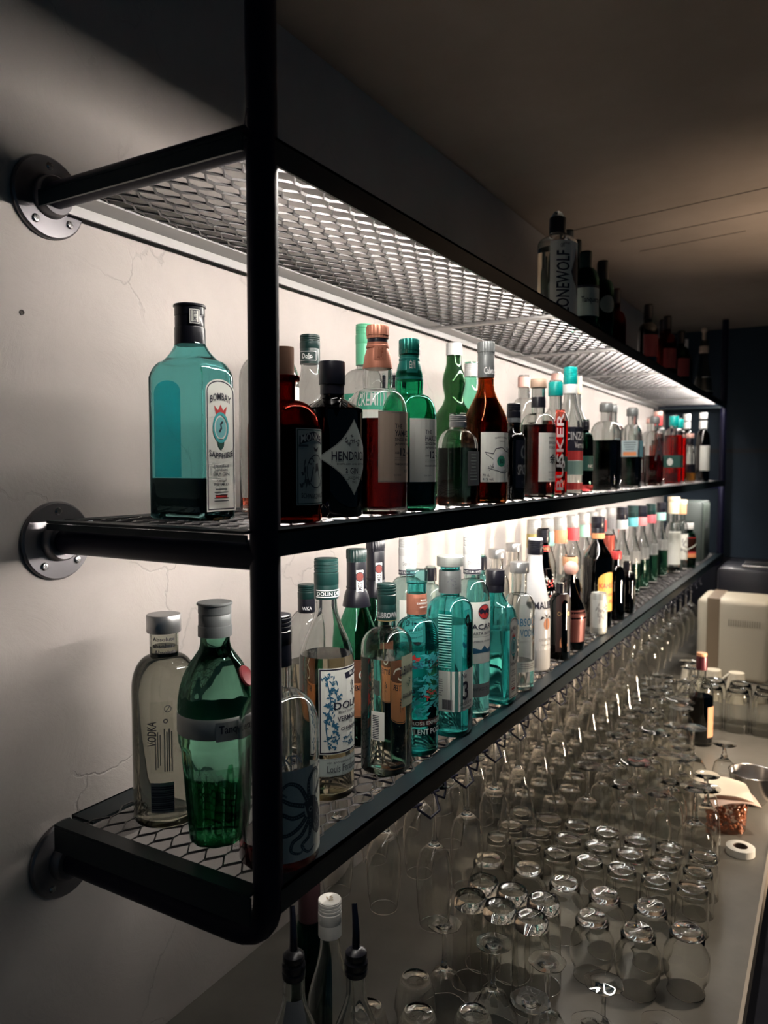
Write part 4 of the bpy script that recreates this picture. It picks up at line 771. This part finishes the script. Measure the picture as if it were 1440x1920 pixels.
bottle('coffee_liqueur_bottle', 'tall brown-black coffee liqueur bottle with yellow arched label', (.300,2.300,ZB), .329, .0435, .0165, .200, .262, 's', gl=G_black, caps=[('screw',.296,.329,.0205,K),('sleeve',.262,.297,.0200,K)], group=BG, labs=[dict(w=.075,z0=.048,z1=.165,a=-22,m=YEL,shape='arch',items=[('t','KAHLUA',0,.66,.13,.9,RED),('r',-.4,.4,.50,.505,RED),('t','COFFEE',0,.42,.08,.6,RED),('t','LIQUEUR',0,.24,.10,.8,RED)]), dict(w=.06,z0=.264,z1=.280,a=-45,R=.0203,m=ORG,name='neck_label')])
bottle('liqueur_bottle', 'dark bottle with red-orange cap, first right of the coffee liqueur', (.325,2.425,ZB), .215, .0280, .0120, .12, .17, 'q', gl=G_black, caps=[('disc',.190,.215,.0165,KR)], group=BG)
bottle('liqueur_bottle', 'dark bottle with tall copper-red capsule, behind the red-capped one', (.275,2.530,ZB), .255, .0310, .0140, .14, .18, 'q', gl=G_black, caps=[('sleeve',.18,.255,.0195,P('copper_red',(.32,.06,.04),.35,.4),'cap')], group=BG, labs=[dict(w=.04,z0=.03,z1=.11,a=-40,m=P('dull_red',(.18,.03,.03),.6),shape='oval')])
bottle('liqueur_bottle', 'short dark square bottle at the front, right of the coppery capsule', (.330,2.560,ZB), .165, .0240, .012, .11, .135, 'q', k=1, e=5, gl=G_black, caps=[('sleeve',.140,.165,.0145,K,'cap')], group=BG)
# fruit liqueurs with silver tops and coloured neck sleeves along the wall
cols = [('dark yellow',P('s_yellow',(.45,.36,.12),.6)),('mint green',P('s_mint',(.30,.62,.48),.6)),('orange',P('s_orange',(.80,.33,.17),.6)),('red',P('s_red',(.72,.06,.07),.6)),('pale green',P('s_palegreen',(.35,.66,.52),.6)),('scarlet',P('s_scarlet',(.75,.10,.07),.6)),('crimson',P('s_crimson',(.62,.08,.07),.6)),('grey and red',P('s_grey',(.28,.27,.27),.6))]
ordn = ['first','second','third','fourth','fifth','sixth','seventh','eighth']
for i, ((x, y, H), (cn, cm)) in enumerate(zip([(.14,2.188,.321),(.14,2.305,.319),(.14,2.439,.315),(.14,2.575,.314),(.14,2.710,.315),(.14,2.822,.313),(.14,2.942,.318),(.14,3.087,.317)], cols)):
    bottle('fruit_liqueur_bottle', 'silver-capped fruit liqueur with %s neck sleeve, %s along the wall row' % (cn, ordn[i]), (x, y, ZB), H, .0300, .0150, .17, .235, 's', gl=G_clear, liq=(L_clear,.12), seg=24, group='fruit liqueurs by the wall', caps=[('screw',H-.042,H,.0215,P('pale_silver',(.62,.62,.60),.35,.5)),('sleeve',H-.085,H-.042,.0225,cm)], labs=[dict(w=.05,z0=.05,z1=.13,a=-45,m=PAPER,step=.02)])
scol = [('grey patterned',P('n_grey',(.40,.42,.42),.6)),('blue patterned',P('n_blue',(.10,.40,.44),.6)),('pink spotted',P('n_pink',(.70,.22,.22),.6)),('red spotted',P('n_red',(.72,.10,.12),.6)),('mint',P('n_mint',(.35,.66,.58),.6))]
for i, ((y, H), (cn, cm)) in enumerate(zip([(2.771,.336),(2.938,.335),(3.095,.328),(3.267,.328),(3.480,.326)], scol)):
    bottle('syrup_bottle', 'black-capped green syrup bottle with %s neck sleeve, %s of five' % (cn, ordn[i]), (.26, y, ZB), H, .0310, .0135, .15, .235, 's', gl=G_clear, liq=(L_green,.115), seg=24, group='syrup bottles', caps=[('screw',H-.045,H,.0200,KG if i % 2 else K),('sleeve',H-.078,H-.045,.0205,cm)], labs=[dict(w=.07,z0=.120,z1=.165,a=-45,m=WHT,step=.02)])
bottle('liqueur_bottle', 'bottle with broad cream capsule and white body label, right of the syrup bottles', (.285,3.640,ZB), .345, .0330, .0160, .18, .23, 'q', gl=G_clear, liq=(L_dark,.03), caps=[('disc',.325,.345,.026,P('cream_cap',(.75,.62,.42),.6)),('sleeve',.27,.325,.0235,P('cream_cap',(.75,.62,.42),.6))], labs=[dict(w=.085,z0=.04,z1=.19,a=-45,m=PAPER)], group=BG)
bottle('liqueur_bottle', 'bottle with pale orange capsule and dotted white label, last but one on the shelf front', (.300,3.760,ZB), .328, .0290, .0150, .18, .23, 'q', gl=G_clear, caps=[('disc',.308,.328,.023,P('cream_cap',(.75,.62,.42),.6)),('sleeve',.262,.308,.0215,KO)], labs=[dict(w=.075,z0=.05,z1=.17,a=-45,m=PAPER,items=sprig(0,.5,.4,GREY,190,14,1.0))], group=BG)
bottle('liqueur_bottle', 'stout bottle with bright red label at the far end, next to the grey loudspeaker box', (.320,3.870,ZB), .215, .0300, .0150, .12, .17, 'q', gl=G_dkgreen, caps=[('disc',.185,.215,.0170,KW)], labs=[dict(w=.085,z0=.07,z1=.145,a=-45,m=RED,items=[('c',[(-.4,.2),(.4,.7)],.004,PAPER)]),dict(w=.085,z0=.05,z1=.07,a=-45,m=ORG,name='lower_label')], group=BG)
# loudspeaker box at the end of the bottom shelf
spk = empty('loudspeaker', (.255,4.23,ZB)); tag(spk, 'dark grey-green loudspeaker box with silver badge at the far end of the bottom shelf', 'loudspeaker')
bm = bmesh.new(); add_box(bm, -.085, .085, -.11, .13, 0, .305); bevel_all(bm, .008); mesh_obj('cabinet', bm, P('speaker_grey',(.055,.07,.065),.45), spk)
bm = bmesh.new(); add_box(bm, .0855, .091, -.095, .115, .012, .293); bevel_all(bm, .003); mesh_obj('grille', bm, P('speaker_grille',(.13,.16,.14),.55), spk)
bm = bmesh.new(); add_box(bm, .0915, .094, -.02, .03, .165, .195); bevel_all(bm, .001); mesh_obj('badge', bm, KS, spk)

# ------------------------------------------------------------------ top shelf
TG = 'bottles on the top shelf'
bottle('gin_bottle', 'clear bottle with black capped neck and big black vertical lettering, nearest on the top shelf', (.310,1.849,ZT), .268, .0480, .0175, .185, .205, 'q', gl=G_clear, liq=(L_clear,.175), caps=[('sleeve',.212,.250,.0205,K), ('ball',.240,.268,.0140,G_clear,'stopper')], group=TG,
    labs=[dict(w=.088,z0=.012,z1=.185,a=-40,m=PAPER,items=[('t','LONEWOLF',-.14,.44,.19,.84,INK,1),('t','GIN',-.17,.93,.05,.10,INK,0),('t','DISTILLED',-.05,.96,.03,.20,INK,0),('p',[(.30,.92),(.26,.80),(.16,.66),(.10,.58),(.20,.46),(.34,.38),(.42,.22),(.46,.30),(.46,.90),(.38,.78)],INK)])])
bottle('gin_bottle', 'dark bottle with pale cap behind the lettered gin bottle', (.20,2.290,ZT), .350, .032, .0150, .22, .27, 'q', gl=G_dkgreen, caps=[('screw',.31,.350,.0160,KGY)], group=TG)
bottle('gin_bottle', 'tall dark green bottle with white label, second from the lettered gin bottle', (.250,2.200,ZT), .290, .035, .0155, .19, .24, 'q', gl=G_dkgreen, caps=[('sleeve',.235,.290,.0170,KG,'cap')], labs=[dict(w=.07,z0=.06,z1=.17,a=-50,m=PAPG,items=lines(-.3,.3,.3,.8,6,DGREY,8))], group=TG)
bottle('gin_bottle', 'dark green round bottle with script label at the front of the top shelf', (.320,2.060,ZT), .215, .0350, .0150, .135, .175, 'q', gl=G_dkgreen, caps=[('sleeve',.170,.215,.0170,KG,'cap')], labs=[dict(w=.08,z0=.045,z1=.125,a=-45,m=PAPG,items=[('t','Tanqueray',0,.5,.25,.7,INK),('r',-.5,.5,.92,1,INK)])], group=TG)
bottle('spirit_bottle', 'dark bottle with round pale emblem, right of the script-labelled green one', (.310,2.270,ZT), .240, .0330, .0145, .15, .19, 'q', gl=G_dkgreen, caps=[('sleeve',.190,.240,.0165,K,'cap')], labs=[dict(w=.05,z0=.09,z1=.14,a=-45,m=P('emblem_grey',(.16,.20,.20),.6),shape='oval')], group=TG)
for i, (x, y, H, c, lab) in enumerate([(.20,2.878,.294,G_brown,'tall brown bottle standing clear of the others'),(.30,2.950,.240,G_black,'black shouldered bottle with a red label'),(.25,3.180,.270,G_brown,'brown bottle with red label, first after the black one'),(.30,3.320,.260,G_brown,'brown bottle with red label, second after the black one'),(.25,3.500,.280,G_brown,'brown bottle with red label, third after the black one'),(.30,3.650,.250,G_dkgreen,'dark green bottle with red label in the far dark part'),(.28,3.86,.250,G_black,'black bottle with pale cap in the far dark part')]):
    bottle('spirit_bottle', lab + ' on the top shelf', (x, y, ZT), H, .036, .0145, H*.58, H*.74, 'q', gl=c, seg=24, caps=[('sleeve',H-.05,H,.0165,K if i < 6 else KW,'cap')], labs=([dict(w=.07,z0=.05,z1=.13,a=-45,m=P('deep_red_paper',(.16,.015,.02),.6))] if 0 < i < 6 else []), group=TG)
bottle('spirit_bottle', 'tall tapering bottle with round knob stopper at the far end of the top shelf', (.300,4.330,ZT), .385, .0480, .0190, .02, .26, 's', gl=glass('smoky_glass',(.35,.38,.36),.4), liq=(L_dark,.12), caps=[('sleeve',.245,.280,.0230,TAN), ('sleeve',.31,.352,.0100,TAN,'stopper_stem'),('ball',.348,.385,.0160,TAN,'stopper')], Hg=.31, labs=[dict(w=.08,z0=.04,z1=.12,a=-45,m=GREY)], group=TG)

# ------------------------------------------------------------------ glassware
GW = solid_glass('glassware', (.985,.985,.975), 0.0, 1.46)
def glass_mesh(name, inner, outer, seg=28, sec=None):
    """inner: profile from the axis inside down/outwards to the rim; outer: from the rim back to the axis"""
    bm = bmesh.new(); add_lathe(bm, inner + outer, seg, sec)
    bmesh.ops.recalc_face_normals(bm, faces=bm.faces)
    me = bpy.data.meshes.new(name); bm.to_mesh(me); bm.free(); me.materials.append(GW)
    for p in me.polygons: p.use_smooth = True
    me.set_sharp_from_angle(angle=math.radians(50))
    return me
def put(me, kind, loc, label, group, rz=0.0, cat='glass'):
    o = bpy.data.objects.new(kind, me); COL.objects.link(o); o.location = loc; o.rotation_euler = (0, 0, rz)
    return tag(o, label, cat, group)
def wall(pts, t):        # inner profile from an outer one (pts run rim -> base, z up = base up)
    return [(max(r - t, .0008), z) for r, z in pts]
# upturned profiles: z = 0 is the rim on the counter, top is the base
def upturned(name, outer, t, base, seg=28, sec=None, recess=.002):
    H = outer[-1][1]
    inner = [(max(r - t, .001), z) for r, z in outer if z < H - base]
    inner = [(.0008, H - base)] + [(inner[-1][0]*.8, H - base)] + list(reversed(inner))
    rt = outer[-1][0]
    top = [(rt*.90, H + .0004), (rt*.72, H - recess), (.0008, H - recess*1.3)]
    return glass_mesh(name, inner, outer + top, seg, sec)
tall_me = upturned('highball_glass', [(.0325,0),(.0322,.03),(.0315,.07),(.0305,.11),(.0295,.138),(.0280,.150),(.0255,.155)], .0016, .020)
small_me = upturned('small_tumbler', [(.0315,0),(.0318,.02),(.0315,.05),(.0300,.072),(.0285,.078),(.0290,.082),(.0285,.088),(.0265,.091)], .0018, .012, 30, lambda a, b: 1 + .008*math.cos(a*10))
bulb_me = upturned('stemless_glass', [(.0315,0),(.0285,.012),(.0372,.03),(.0385,.05),(.0375,.070),(.0285,.088),(.0295,.101),(.0255,.107),(.0235,.110)], .0013, .006, 32, None, .0015)
tulip_me = upturned('tulip_tumbler', [(.0270,0),(.0310,.012),(.0285,.035),(.0340,.055),(.0310,.075),(.0270,.090),(.0235,.098),(.0215,.101)], .0014, .006, 28)
def faceted(a, b): return 1 - .07*(.5 - .5*math.cos(a*6))
def stem_up(name, bowl, H, foot, sec=None, stem=.0038, t=.0011, seg=30):
    """upturned stem glass: bowl profile rim -> bottom of bowl, then stem and foot"""
    zb = bowl[-1][1]
    inner = [(.0008, zb - .004)] + [(max(r - t, .001), z) for r, z in reversed(bowl[:-1])]
    up = [(stem*1.6, zb + .004), (stem, zb + .012), (stem*.9, (zb+H)*.5), (stem, H - .010), (stem*2.2, H - .004), (foot*.7, H - .0022), (foot, H - .0012), (foot, H), (foot*.6, H - .0004), (.0008, H - .0010)]
    return glass_mesh(name, inner, bowl + up, seg, sec)
cocktail_me = stem_up('cocktail_glass', [(.0430,0),(.0432,.012),(.0415,.028),(.0285,.048),(.020,.064),(.008,.072)], .148, .0290, faceted)
sling_me = stem_up('footed_glass', [(.0310,0),(.0315,.03),(.0310,.06),(.0290,.09),(.0240,.112),(.012,.124),(.007,.128)], .165, .0300, None, .0055)
goblet_me = stem_up('goblet', [(.0330,0),(.0370,.03),(.0390,.055),(.0360,.085),(.024,.108),(.008,.118)], .195, .0340, None, .0040)
flute_me = stem_up('hanging_wine_glass', [(.0240,0),(.0280,.03),(.0305,.07),(.0295,.10),(.0240,.124),(.0125,.136),(.006,.141)], .245, .0320, None, .0034)
vee_me = stem_up('hanging_flared_glass', [(.0410,0),(.0355,.03),(.0290,.065),(.0215,.10),(.0120,.130),(.0055,.142)], .245, .0320, lambda a, b: 1 + .02*math.cos(a*12), .0036)
cup_me = stem_up('hanging_goblet', [(.0310,0),(.0365,.03),(.0395,.06),(.0370,.09),(.0270,.112),(.010,.124)], .225, .0320, None, .0036)
ORD = ['first','second','third','fourth','fifth','sixth','seventh','eighth','ninth','tenth','eleventh','twelfth','thirteenth','fourteenth','fifteenth','sixteenth','seventeenth','eighteenth','nineteenth','twentieth','twenty-first','twenty-second','twenty-third','twenty-fourth','twenty-fifth']
CZ = CT + .0004
rg = random.Random(5)
# tall highballs: three pairs, shelf side to counter edge
for i, (x, y) in enumerate([(.383,1.247),(.383,1.190),(.439,1.245),(.439,1.187),(.496,1.244),(.496,1.184)]):
    put(tall_me, 'highball_glass', (x, y, CZ), 'tall thick-based upturned highball glass, %s of the %s pair counted from the plaster wall' % ('far one' if i % 2 == 0 else 'near one', ORD[i//2]), 'tall highball glasses')
small = [(r, c) for r in range(3) for c in range(7)]
for r, c in small:
    put(small_me, 'small_tumbler', (.695 - .0668*c, 1.538 + .072*r, CZ), 'small upturned tumbler, %s from the counter edge in the %s of three rows' % (ORD[c], ['nearest','middle','farthest'][r]), 'small tumblers in three rows')
for i, (x, y) in enumerate([(.714,1.356),(.642,1.313),(.645,1.400),(.563,1.312),(.564,1.395),(.486,1.400),(.408,1.413),(.328,1.406)]):
    put(bulb_me, 'stemless_glass', (x, y, CZ), ['round upturned stemless glass alone nearest the counter edge','round upturned stemless glass, near one of the first pair from the counter edge','round upturned stemless glass, far one of the first pair from the counter edge','round upturned stemless glass, near one of the second pair from the counter edge','round upturned stemless glass, far one of the second pair from the counter edge','round dark upturned stemless glass behind the last pair of highballs','round dark upturned stemless glass behind the first two highballs','round dark upturned stemless glass farthest under the shelf'][i], 'round stemless glasses')
for i, (x, y) in enumerate([(.335,.925),(.405,.955),(.365,1.020),(.425,.880),(.475,.995),(.490,.915)]):
    put(tulip_me, 'tulip_tumbler', (x, y, CZ), 'dim upturned tulip tumbler near the pouring bottles, %s one counted towards the counter edge' % ORD[i], 'dim tulip tumblers')
for i, (x, y) in enumerate([(.730,1.045),(.735,.950),(.664,.895),(.640,1.090),(.648,.995),(.575,.905),(.560,1.000),(.553,1.095),(.465,1.095),(.375,1.102)]):
    put(cocktail_me, 'cocktail_glass', (x, y, CZ), 'upturned faceted cocktail glass near the picture bottom, %s from the counter edge' % ORD[i], 'upturned cocktail glasses', rg.uniform(0, 1))
# footed glasses and goblets filling the counter behind
n = 0
for r in range(6):
    y = 1.775 + r*.082
    for c in range(8):
        x = .665 - c*.080 + (.012 if r % 2 else 0)
        if math.hypot(x - .70, y - 2.045) < .105: continue
        me, kd, nm = (tulip_me, 'tulip_tumbler', 'tulip tumbler') if x < .425 else ((sling_me, 'footed_glass', 'footed tumbler') if (r + c) % 3 else (goblet_me, 'goblet', 'stemmed goblet'))
        put(me, kd, (x, y, CZ), 'upturned %s, %s from the counter edge in the %s row behind the tumblers' % (nm, ORD[c], ORD[r]), 'glasses behind the small tumblers')
for r in range(10):
    y = 2.270 + r*.083
    for c in range(6):
        x = .535 - c*.081 + (.012 if r % 2 else 0) - .008*r
        if math.hypot(x - .554, y - 2.64) < .085 or x < .04: continue
        me, kd = (tulip_me, 'tulip_tumbler') if x < .425 else ((goblet_me, 'goblet') if (r*2 + c) % 3 else (sling_me, 'footed_glass'))
        put(me, kd, (x, y, CZ), 'blurred upturned %s, %s from counter edge, %s row beside the dark liqueur bottle' % ({goblet_me.name: 'goblet', sling_me.name: 'footed tumbler'}.get(me.name, 'tulip tumbler'), ORD[c], ORD[r]), 'blurred goblets on the far counter')
# hanging glasses
for r in range(21):
    y = 1.11 + .131*r
    for c in range(4):
        x = .352 - .098*c
        if r < 1 and c > 2: continue
        me, kd, nm = (flute_me, 'hanging_wine_glass', 'slender wine glass') if r < 3 else ((vee_me, 'hanging_flared_glass', 'ribbed flared glass') if r < 13 else (cup_me, 'hanging_goblet', 'round goblet'))
        top = 1.2305
        put(me, kd, (x, y, top - (.245 if r < 13 else .225)), 'hanging %s, %s slot from near end, %s in from front rail' % (nm, ORD[r], ORD[c]), 'glasses hanging under the shelf')
# wire racks under the bottom shelf
M_wire = paint('black_wire', (.006,.006,.014), .5, 0, .25)
for r in range(22):
    y = 1.11 - .0655 + .131*r
    root = empty('glass_rack_wire', (.2, y, 1.235)); tag(root, 'bent black wire glass hanger under the bottom shelf, %s from the near end' % (ORD[r] if r < 25 else ''), 'glass rack', 'wire glass hangers')
    bm = bmesh.new()
    for s in (-1, 1):
        yy = s*.030
        add_tube(bm, [(-.185, yy, .0285), (-.185, yy, -.008), (.165, yy, -.008), (.178, yy, .000)], .0021, 6)
    mesh_obj('rail_wire', bm, M_wire, root)
    bm = bmesh.new()
    add_tube(bm, [(.172, .030, -.010), (.178, .048, -.020), (.176, .058, -.012), (.172, .064, .012), (.165, .066, .0285)], .0021, 6)
    add_tube(bm, [(.172, -.030, -.010), (.186, -.016, -.026), (.186, .016, -.026), (.172, .030, -.010), (.160, .010, .020), (.160, -.010, .020), (.172, -.030, -.010)], .0021, 6)
    add_tube(bm, [(.160, 0, .018), (.160, 0, .0285)], .0021, 6)
    mesh_obj('front_hook', bm, M_wire, root)

# ------------------------------------------------------------------ bottles standing on the counter at the near end
CG = 'bottles on the counter'
def pourer(root, z, tilt):
    bm = bmesh.new(); add_lathe(bm, [(.0125,z-.012),(.0145,z-.010),(.0150,z-.004),(.0135,z-.002),(.0150,z+.001),(.0150,z+.007),(.0125,z+.010),(.0140,z+.013),(.0135,z+.019),(.0080,z+.024),(.003,z+.025)], 24); mesh_obj('pourer_stopper', bm, K, root)
    bm = bmesh.new(); add_tube(bm, [(0,0,z+.022),(0,0,z+.045),(tilt*.4,-tilt*.4,z+.060),(tilt*1.3,-tilt*1.3,z+.076)], [.0052,.0048,.0042,.0036], 14); mesh_obj('pourer_spout', bm, paint('dark_chrome',(.05,.05,.07),.18,.9), root)
G_dim = glass('dim_glass', (.55,.60,.62), .4)
b = bottle('syrup_bottle', 'bottle with black pourer spout and pale printed side, left of the white-capped one', (.337,.745,CZ), .262, .034, .0140, .16, .235, 's', gl=G_clear, liq=(L_dark,.12), group=CG, labs=[dict(w=.05,z0=.17,z1=.232,a=-50,m=GREY,items=lines(-.4,.4,.05,.95,12,DGREY,14))]); pourer(b, .266, -.006)
b = bottle('syrup_bottle', 'bottle with black pourer spout, right of the white-capped one', (.402,.790,CZ), .262, .032, .0125, .16, .235, 's', gl=G_clear, liq=(L_dark,.12), group=CG); pourer(b, .266, -.006)
bottle('wine_bottle', 'wine bottle with dull burgundy capsule behind the white-capped bottle', (.262,0.881,CZ), .315, .034, .0150, .17, .25, 's', gl=G_dkgreen, caps=[('sleeve',.235,.305,.0163,P('burgundy_foil',(.045,.018,.020),.5,.1))], group=CG)
bottle('wine_bottle', 'clear slim bottle with white screw cap in front of the plaster wall', (.3395,.822,CZ), .320, .0330, .0135, .16, .265, 's', gl=G_clear, group=CG, caps=[('screw',.288,.320,.0160,P('cream_screw_cap',(.72,.70,.64),.45)),('sleeve',.270,.290,.0157,P('cream_screw_cap',(.72,.70,.64),.45))],
    extra=lambda root, pr: (lambda q: mesh_obj('cap_print', q[0], q[1], root, smooth=False))(label_mesh(dict(w=.018,z0=0,z1=.018,m=P('cream_screw_cap',(.72,.70,.64),.45),items=[('t','15',0,.55,.35,.5,GOLD),('t','20',0,.2,.2,.4,GOLD)]), lambda s, z, l: (s*.7+(z-.009)*-.7, s*.7+(z-.009)*.7, .3201+l))))
bottle('liqueur_bottle', 'small dark liqueur bottle with orange-topped capsule standing far back on the counter', (.554,2.640,CZ), .300, .0380, .0140, .165, .215, 'q', gl=G_clear, liq=(L_dark,.16), group=CG, caps=[('sleeve',.245,.290,.0175,P('maroon_foil',(.10,.02,.03),.35,.3)),('disc',.290,.300,.0160,KO)], labs=[dict(w=.05,z0=.03,z1=.13,a=-10,m=P('dull_orange',(.40,.20,.10),.6))])

# ------------------------------------------------------------------ things on the far counter
t = empty('tape_roll', (.745,1.918,CZ)); tag(t, 'white roll of tape lying flat near the counter edge', 'tape roll')
bm = bmesh.new(); rings = add_lathe(bm, [(.016,0),(.030,0),(.0315,.001),(.0315,.017),(.030,.018),(.016,.018)], 40, close_bottom=False, close_top=False)
for k in range(40): bm.faces.new((rings[-1][k], rings[-1][(k+1)%40], rings[0][(k+1)%40], rings[0][k]))
mesh_obj('tape', bm, P('tape_white',(.72,.71,.66),.5), t)
bm = bmesh.new(); rings = add_lathe(bm, [(.0145,.0005),(.0158,.0005),(.0158,.0175),(.0145,.0175)], 40, close_bottom=False, close_top=False)
for k in range(40): bm.faces.new((rings[-1][k], rings[-1][(k+1)%40], rings[0][(k+1)%40], rings[0][k]))
mesh_obj('core', bm, P('core_dark',(.08,.05,.04),.7), t)
# snack tub with napkins on top
t = empty('snack_tub', (.700,2.045,CZ)); tag(t, 'clear square plastic tub full of caramel popcorn beside the tape roll', 'snack tub')
bm = bmesh.new(); ring = []
sq = section(1.0, 5)
add_lathe(bm, [(.042,0),(.045,.003),(.050,.078),(.052,.080)], 32, sq, close_top=False); mesh_obj('tub', bm, glass('tub_plastic',(.90,.80,.75),.6), t)
bm = bmesh.new(); add_lathe(bm, [(.042,.0810),(.054,.0810),(.054,.0845),(.042,.0845)], 32, sq); mesh_obj('lid', bm, P('tub_lid',(.45,.25,.20),.5), t)
bm = bmesh.new(); r2 = random.Random(3)
for i in range(230):
    z = r2.uniform(.006,.074); q = .0405 + .004*z/.078; s = r2.choice((0,1,2,3)); u = r2.uniform(-q, q); d = q - r2.uniform(0,.006)
    x, y = ((u,-d),(d,u),(u,d),(-d,u))[s]
    m = Matrix.Translation((x*.95, y*.95, z)) @ Matrix.Rotation(r2.uniform(0,6), 4, Vector((r2.random(),r2.random(),1)).normalized()) @ Matrix.Diagonal((1, r2.uniform(.7,1), r2.uniform(.7,1), 1))
    bmesh.ops.create_icosphere(bm, subdivisions=1, radius=r2.uniform(.0042,.0068), matrix=m)
o = mesh_obj('popcorn', bm, P('caramel',(.42,.16,.075),.35), t); o['kind'] = 'stuff'
r3 = random.Random(8)
for i, (ax, dx, dy, dz, w2, lb) in enumerate([(.55,.0,.0,0,.058,'creased pinkish paper napkin directly on the popcorn tub'),(.30,-.012,.012,.0115,.060,'cream paper napkin folded in a square, topmost on the popcorn tub')]):
    bm = bmesh.new(); N_ = 9
    for lay in range(2):
        g = [[bm.verts.new(((i_/N_-.5)*2*w2, (j_/N_-.5)*2*w2, .0014*lay + .0012 - (0.010*max(0, math.hypot(i_/N_-.5, j_/N_-.5)-.52)*6)**1 + r3.uniform(0,.0004))) for j_ in range(N_+1)] for i_ in range(N_+1)]
        for i_ in range(N_):
            for j_ in range(N_):
                vs = (g[i_][j_], g[i_+1][j_], g[i_+1][j_+1], g[i_][j_+1]); bm.faces.new(vs if lay else tuple(reversed(vs)))
        if lay == 0: g0 = g
    def rim(g): return [g[i_][0] for i_ in range(N_)] + [g[N_][j_] for j_ in range(N_)] + [g[i_][N_] for i_ in range(N_,0,-1)] + [g[0][j_] for j_ in range(N_,0,-1)]
    ra, rb = rim(g0), rim(g)
    for k in range(len(ra)): bm.faces.new((ra[k], ra[(k+1)%len(ra)], rb[(k+1)%len(ra)], rb[k]))
    bmesh.ops.recalc_face_normals(bm, faces=bm.faces)
    o = mesh_obj('napkin', bm, P('napkin_%d' % i, ((.62,.45,.38),(.72,.64,.52))[i], .85)); o.location = (.700+dx, 2.045+dy, CZ + .0850 + dz); o.rotation_euler = (0,0,ax); tag(o, lb, 'napkin')
def bowl(loc, R, H, label):
    bm = bmesh.new(); add_lathe(bm, [(.001,.006),(R*.5,.007),(R*.8,H*.3),(R*.93,H-.002),(R*.98,H),(R,H-.001),(R*.97,H-.004),(R*.84,H*.28),(R*.52,.001),(R*.45,0)], 40)
    o = mesh_obj('steel_bowl', bm, M_steel); o.location = loc; tag(o, label, 'bowl')
bowl((.742,2.235,CZ), .060, .085, 'polished steel bowl behind the popcorn tub')
# cups, jars and boxes at the back
for i, (x, y, lb) in enumerate([(.430,3.235,'upturned cream paper cup, left of the dark liqueur bottle neck'),(.515,3.247,'upturned cream paper cup just right of the dark liqueur bottle neck'),(.600,3.243,'upturned cream paper cup, rightmost of three')]):
    bm = bmesh.new(); add_lathe(bm, [(.039,0),(.040,.003),(.0385,.006),(.029,.098),(.0285,.100),(.027,.0985),(.002,.0980)], 32); o = mesh_obj('paper_cup', bm, P('paper_cup',(.68,.62,.50),.7)); o.location = (x, y, CZ); tag(o, lb, 'paper cup', 'upturned paper cups')
bm = bmesh.new(); add_tube(bm, [(.545,3.17,CZ+.075),(.580,3.19,CZ+.105)], .004, 10); o = mesh_obj('straw', bm, P('straw_white',(.7,.66,.56),.5)); tag(o, 'short white straw stub leaning between the paper cups', 'straw')
big_me = upturned('beer_tumbler', [(.0400,0),(.0400,.03),(.0395,.08),(.0380,.12),(.0340,.140),(.030,.145)], .002, .012, 28, lambda a, b: 1 + .012*math.cos(a*9))
for r in range(2):
    for c in range(4):
        put(big_me, 'beer_tumbler', (.560 + .084*c - (.0 if r else 0), 2.835 + .090*r, CZ), 'large upturned clear tumbler at far right, %s from the left in the %s row' % (ORD[c], 'front' if r == 0 else 'back'), 'large tumblers at the right')
t = empty('appliance', (.56,3.62,CZ)); tag(t, 'cream-coloured boxy appliance with brown tape stripe at the far end of the counter', 'appliance')
bm = bmesh.new(); add_box(bm, -.145, .135, -.13, .13, 0, .345); bevel_all(bm, .022, 3); mesh_obj('housing', bm, P('cream_plastic',(.58,.53,.42),.45), t)
bm = bmesh.new(); add_box(bm, -.105, -.055, -.1312, .1312, -.0005+.001, .3462); mesh_obj('tape_stripe', bm, P('brown_tape',(.24,.18,.12),.4), t, smooth=False)
bm = bmesh.new()
for i in range(14): add_box(bm, -.02+.009*i, -.016+.009*i, -.1325, -.1302, .235, .262)
mesh_obj('vent_slots', bm, P('vent_slot',(.30,.27,.21),.6), t, smooth=False)
t = empty('machine', (.82-.07,3.95,CZ)); tag(t, 'dark machine behind the cream appliance at the counter end', 'machine')
bm = bmesh.new(); add_box(bm, -.30, .05, -.12, .2, 0, .44); bevel_all(bm, .02); mesh_obj('housing', bm, P('machine_black',(.012,.013,.02),.3), t)
bm = bmesh.new(); add_box(bm, -.20, 0.0, -.08, .1, .4405, .452); bevel_all(bm, .004); mesh_obj('tray', bm, M_steel, t)
bm = bmesh.new(); add_tube(bm, [(.716,3.44,CZ+.005+.33),(.722,3.40,CZ+.27),(.712,3.36,CZ+.12),(.72,3.33,CZ+.02),(.74,3.22,CZ+.006),(.77,3.12,CZ+.005)], .0045, 10)
o = mesh_obj('power_cord', bm, K); tag(o, 'dark power cord curving down the right side of the cream appliance', 'cord')

# spent wall plug in the plaster
bm = bmesh.new(); add_lathe(bm, [(.0032,0),(.0034,.0010),(.0022,.0012),(.0018,.0004)], 12); bmesh.ops.rotate(bm, verts=bm.verts, matrix=Matrix.Rotation(PI/2, 3, 'Y'))
o = mesh_obj('wall_plug', bm, P('plug_dark',(.06,.05,.045),.8)); o.location = (.0001, 0.621, 1.951); tag(o, 'tiny dark wall plug in the plaster left of the turquoise gin bottle', 'wall plug')
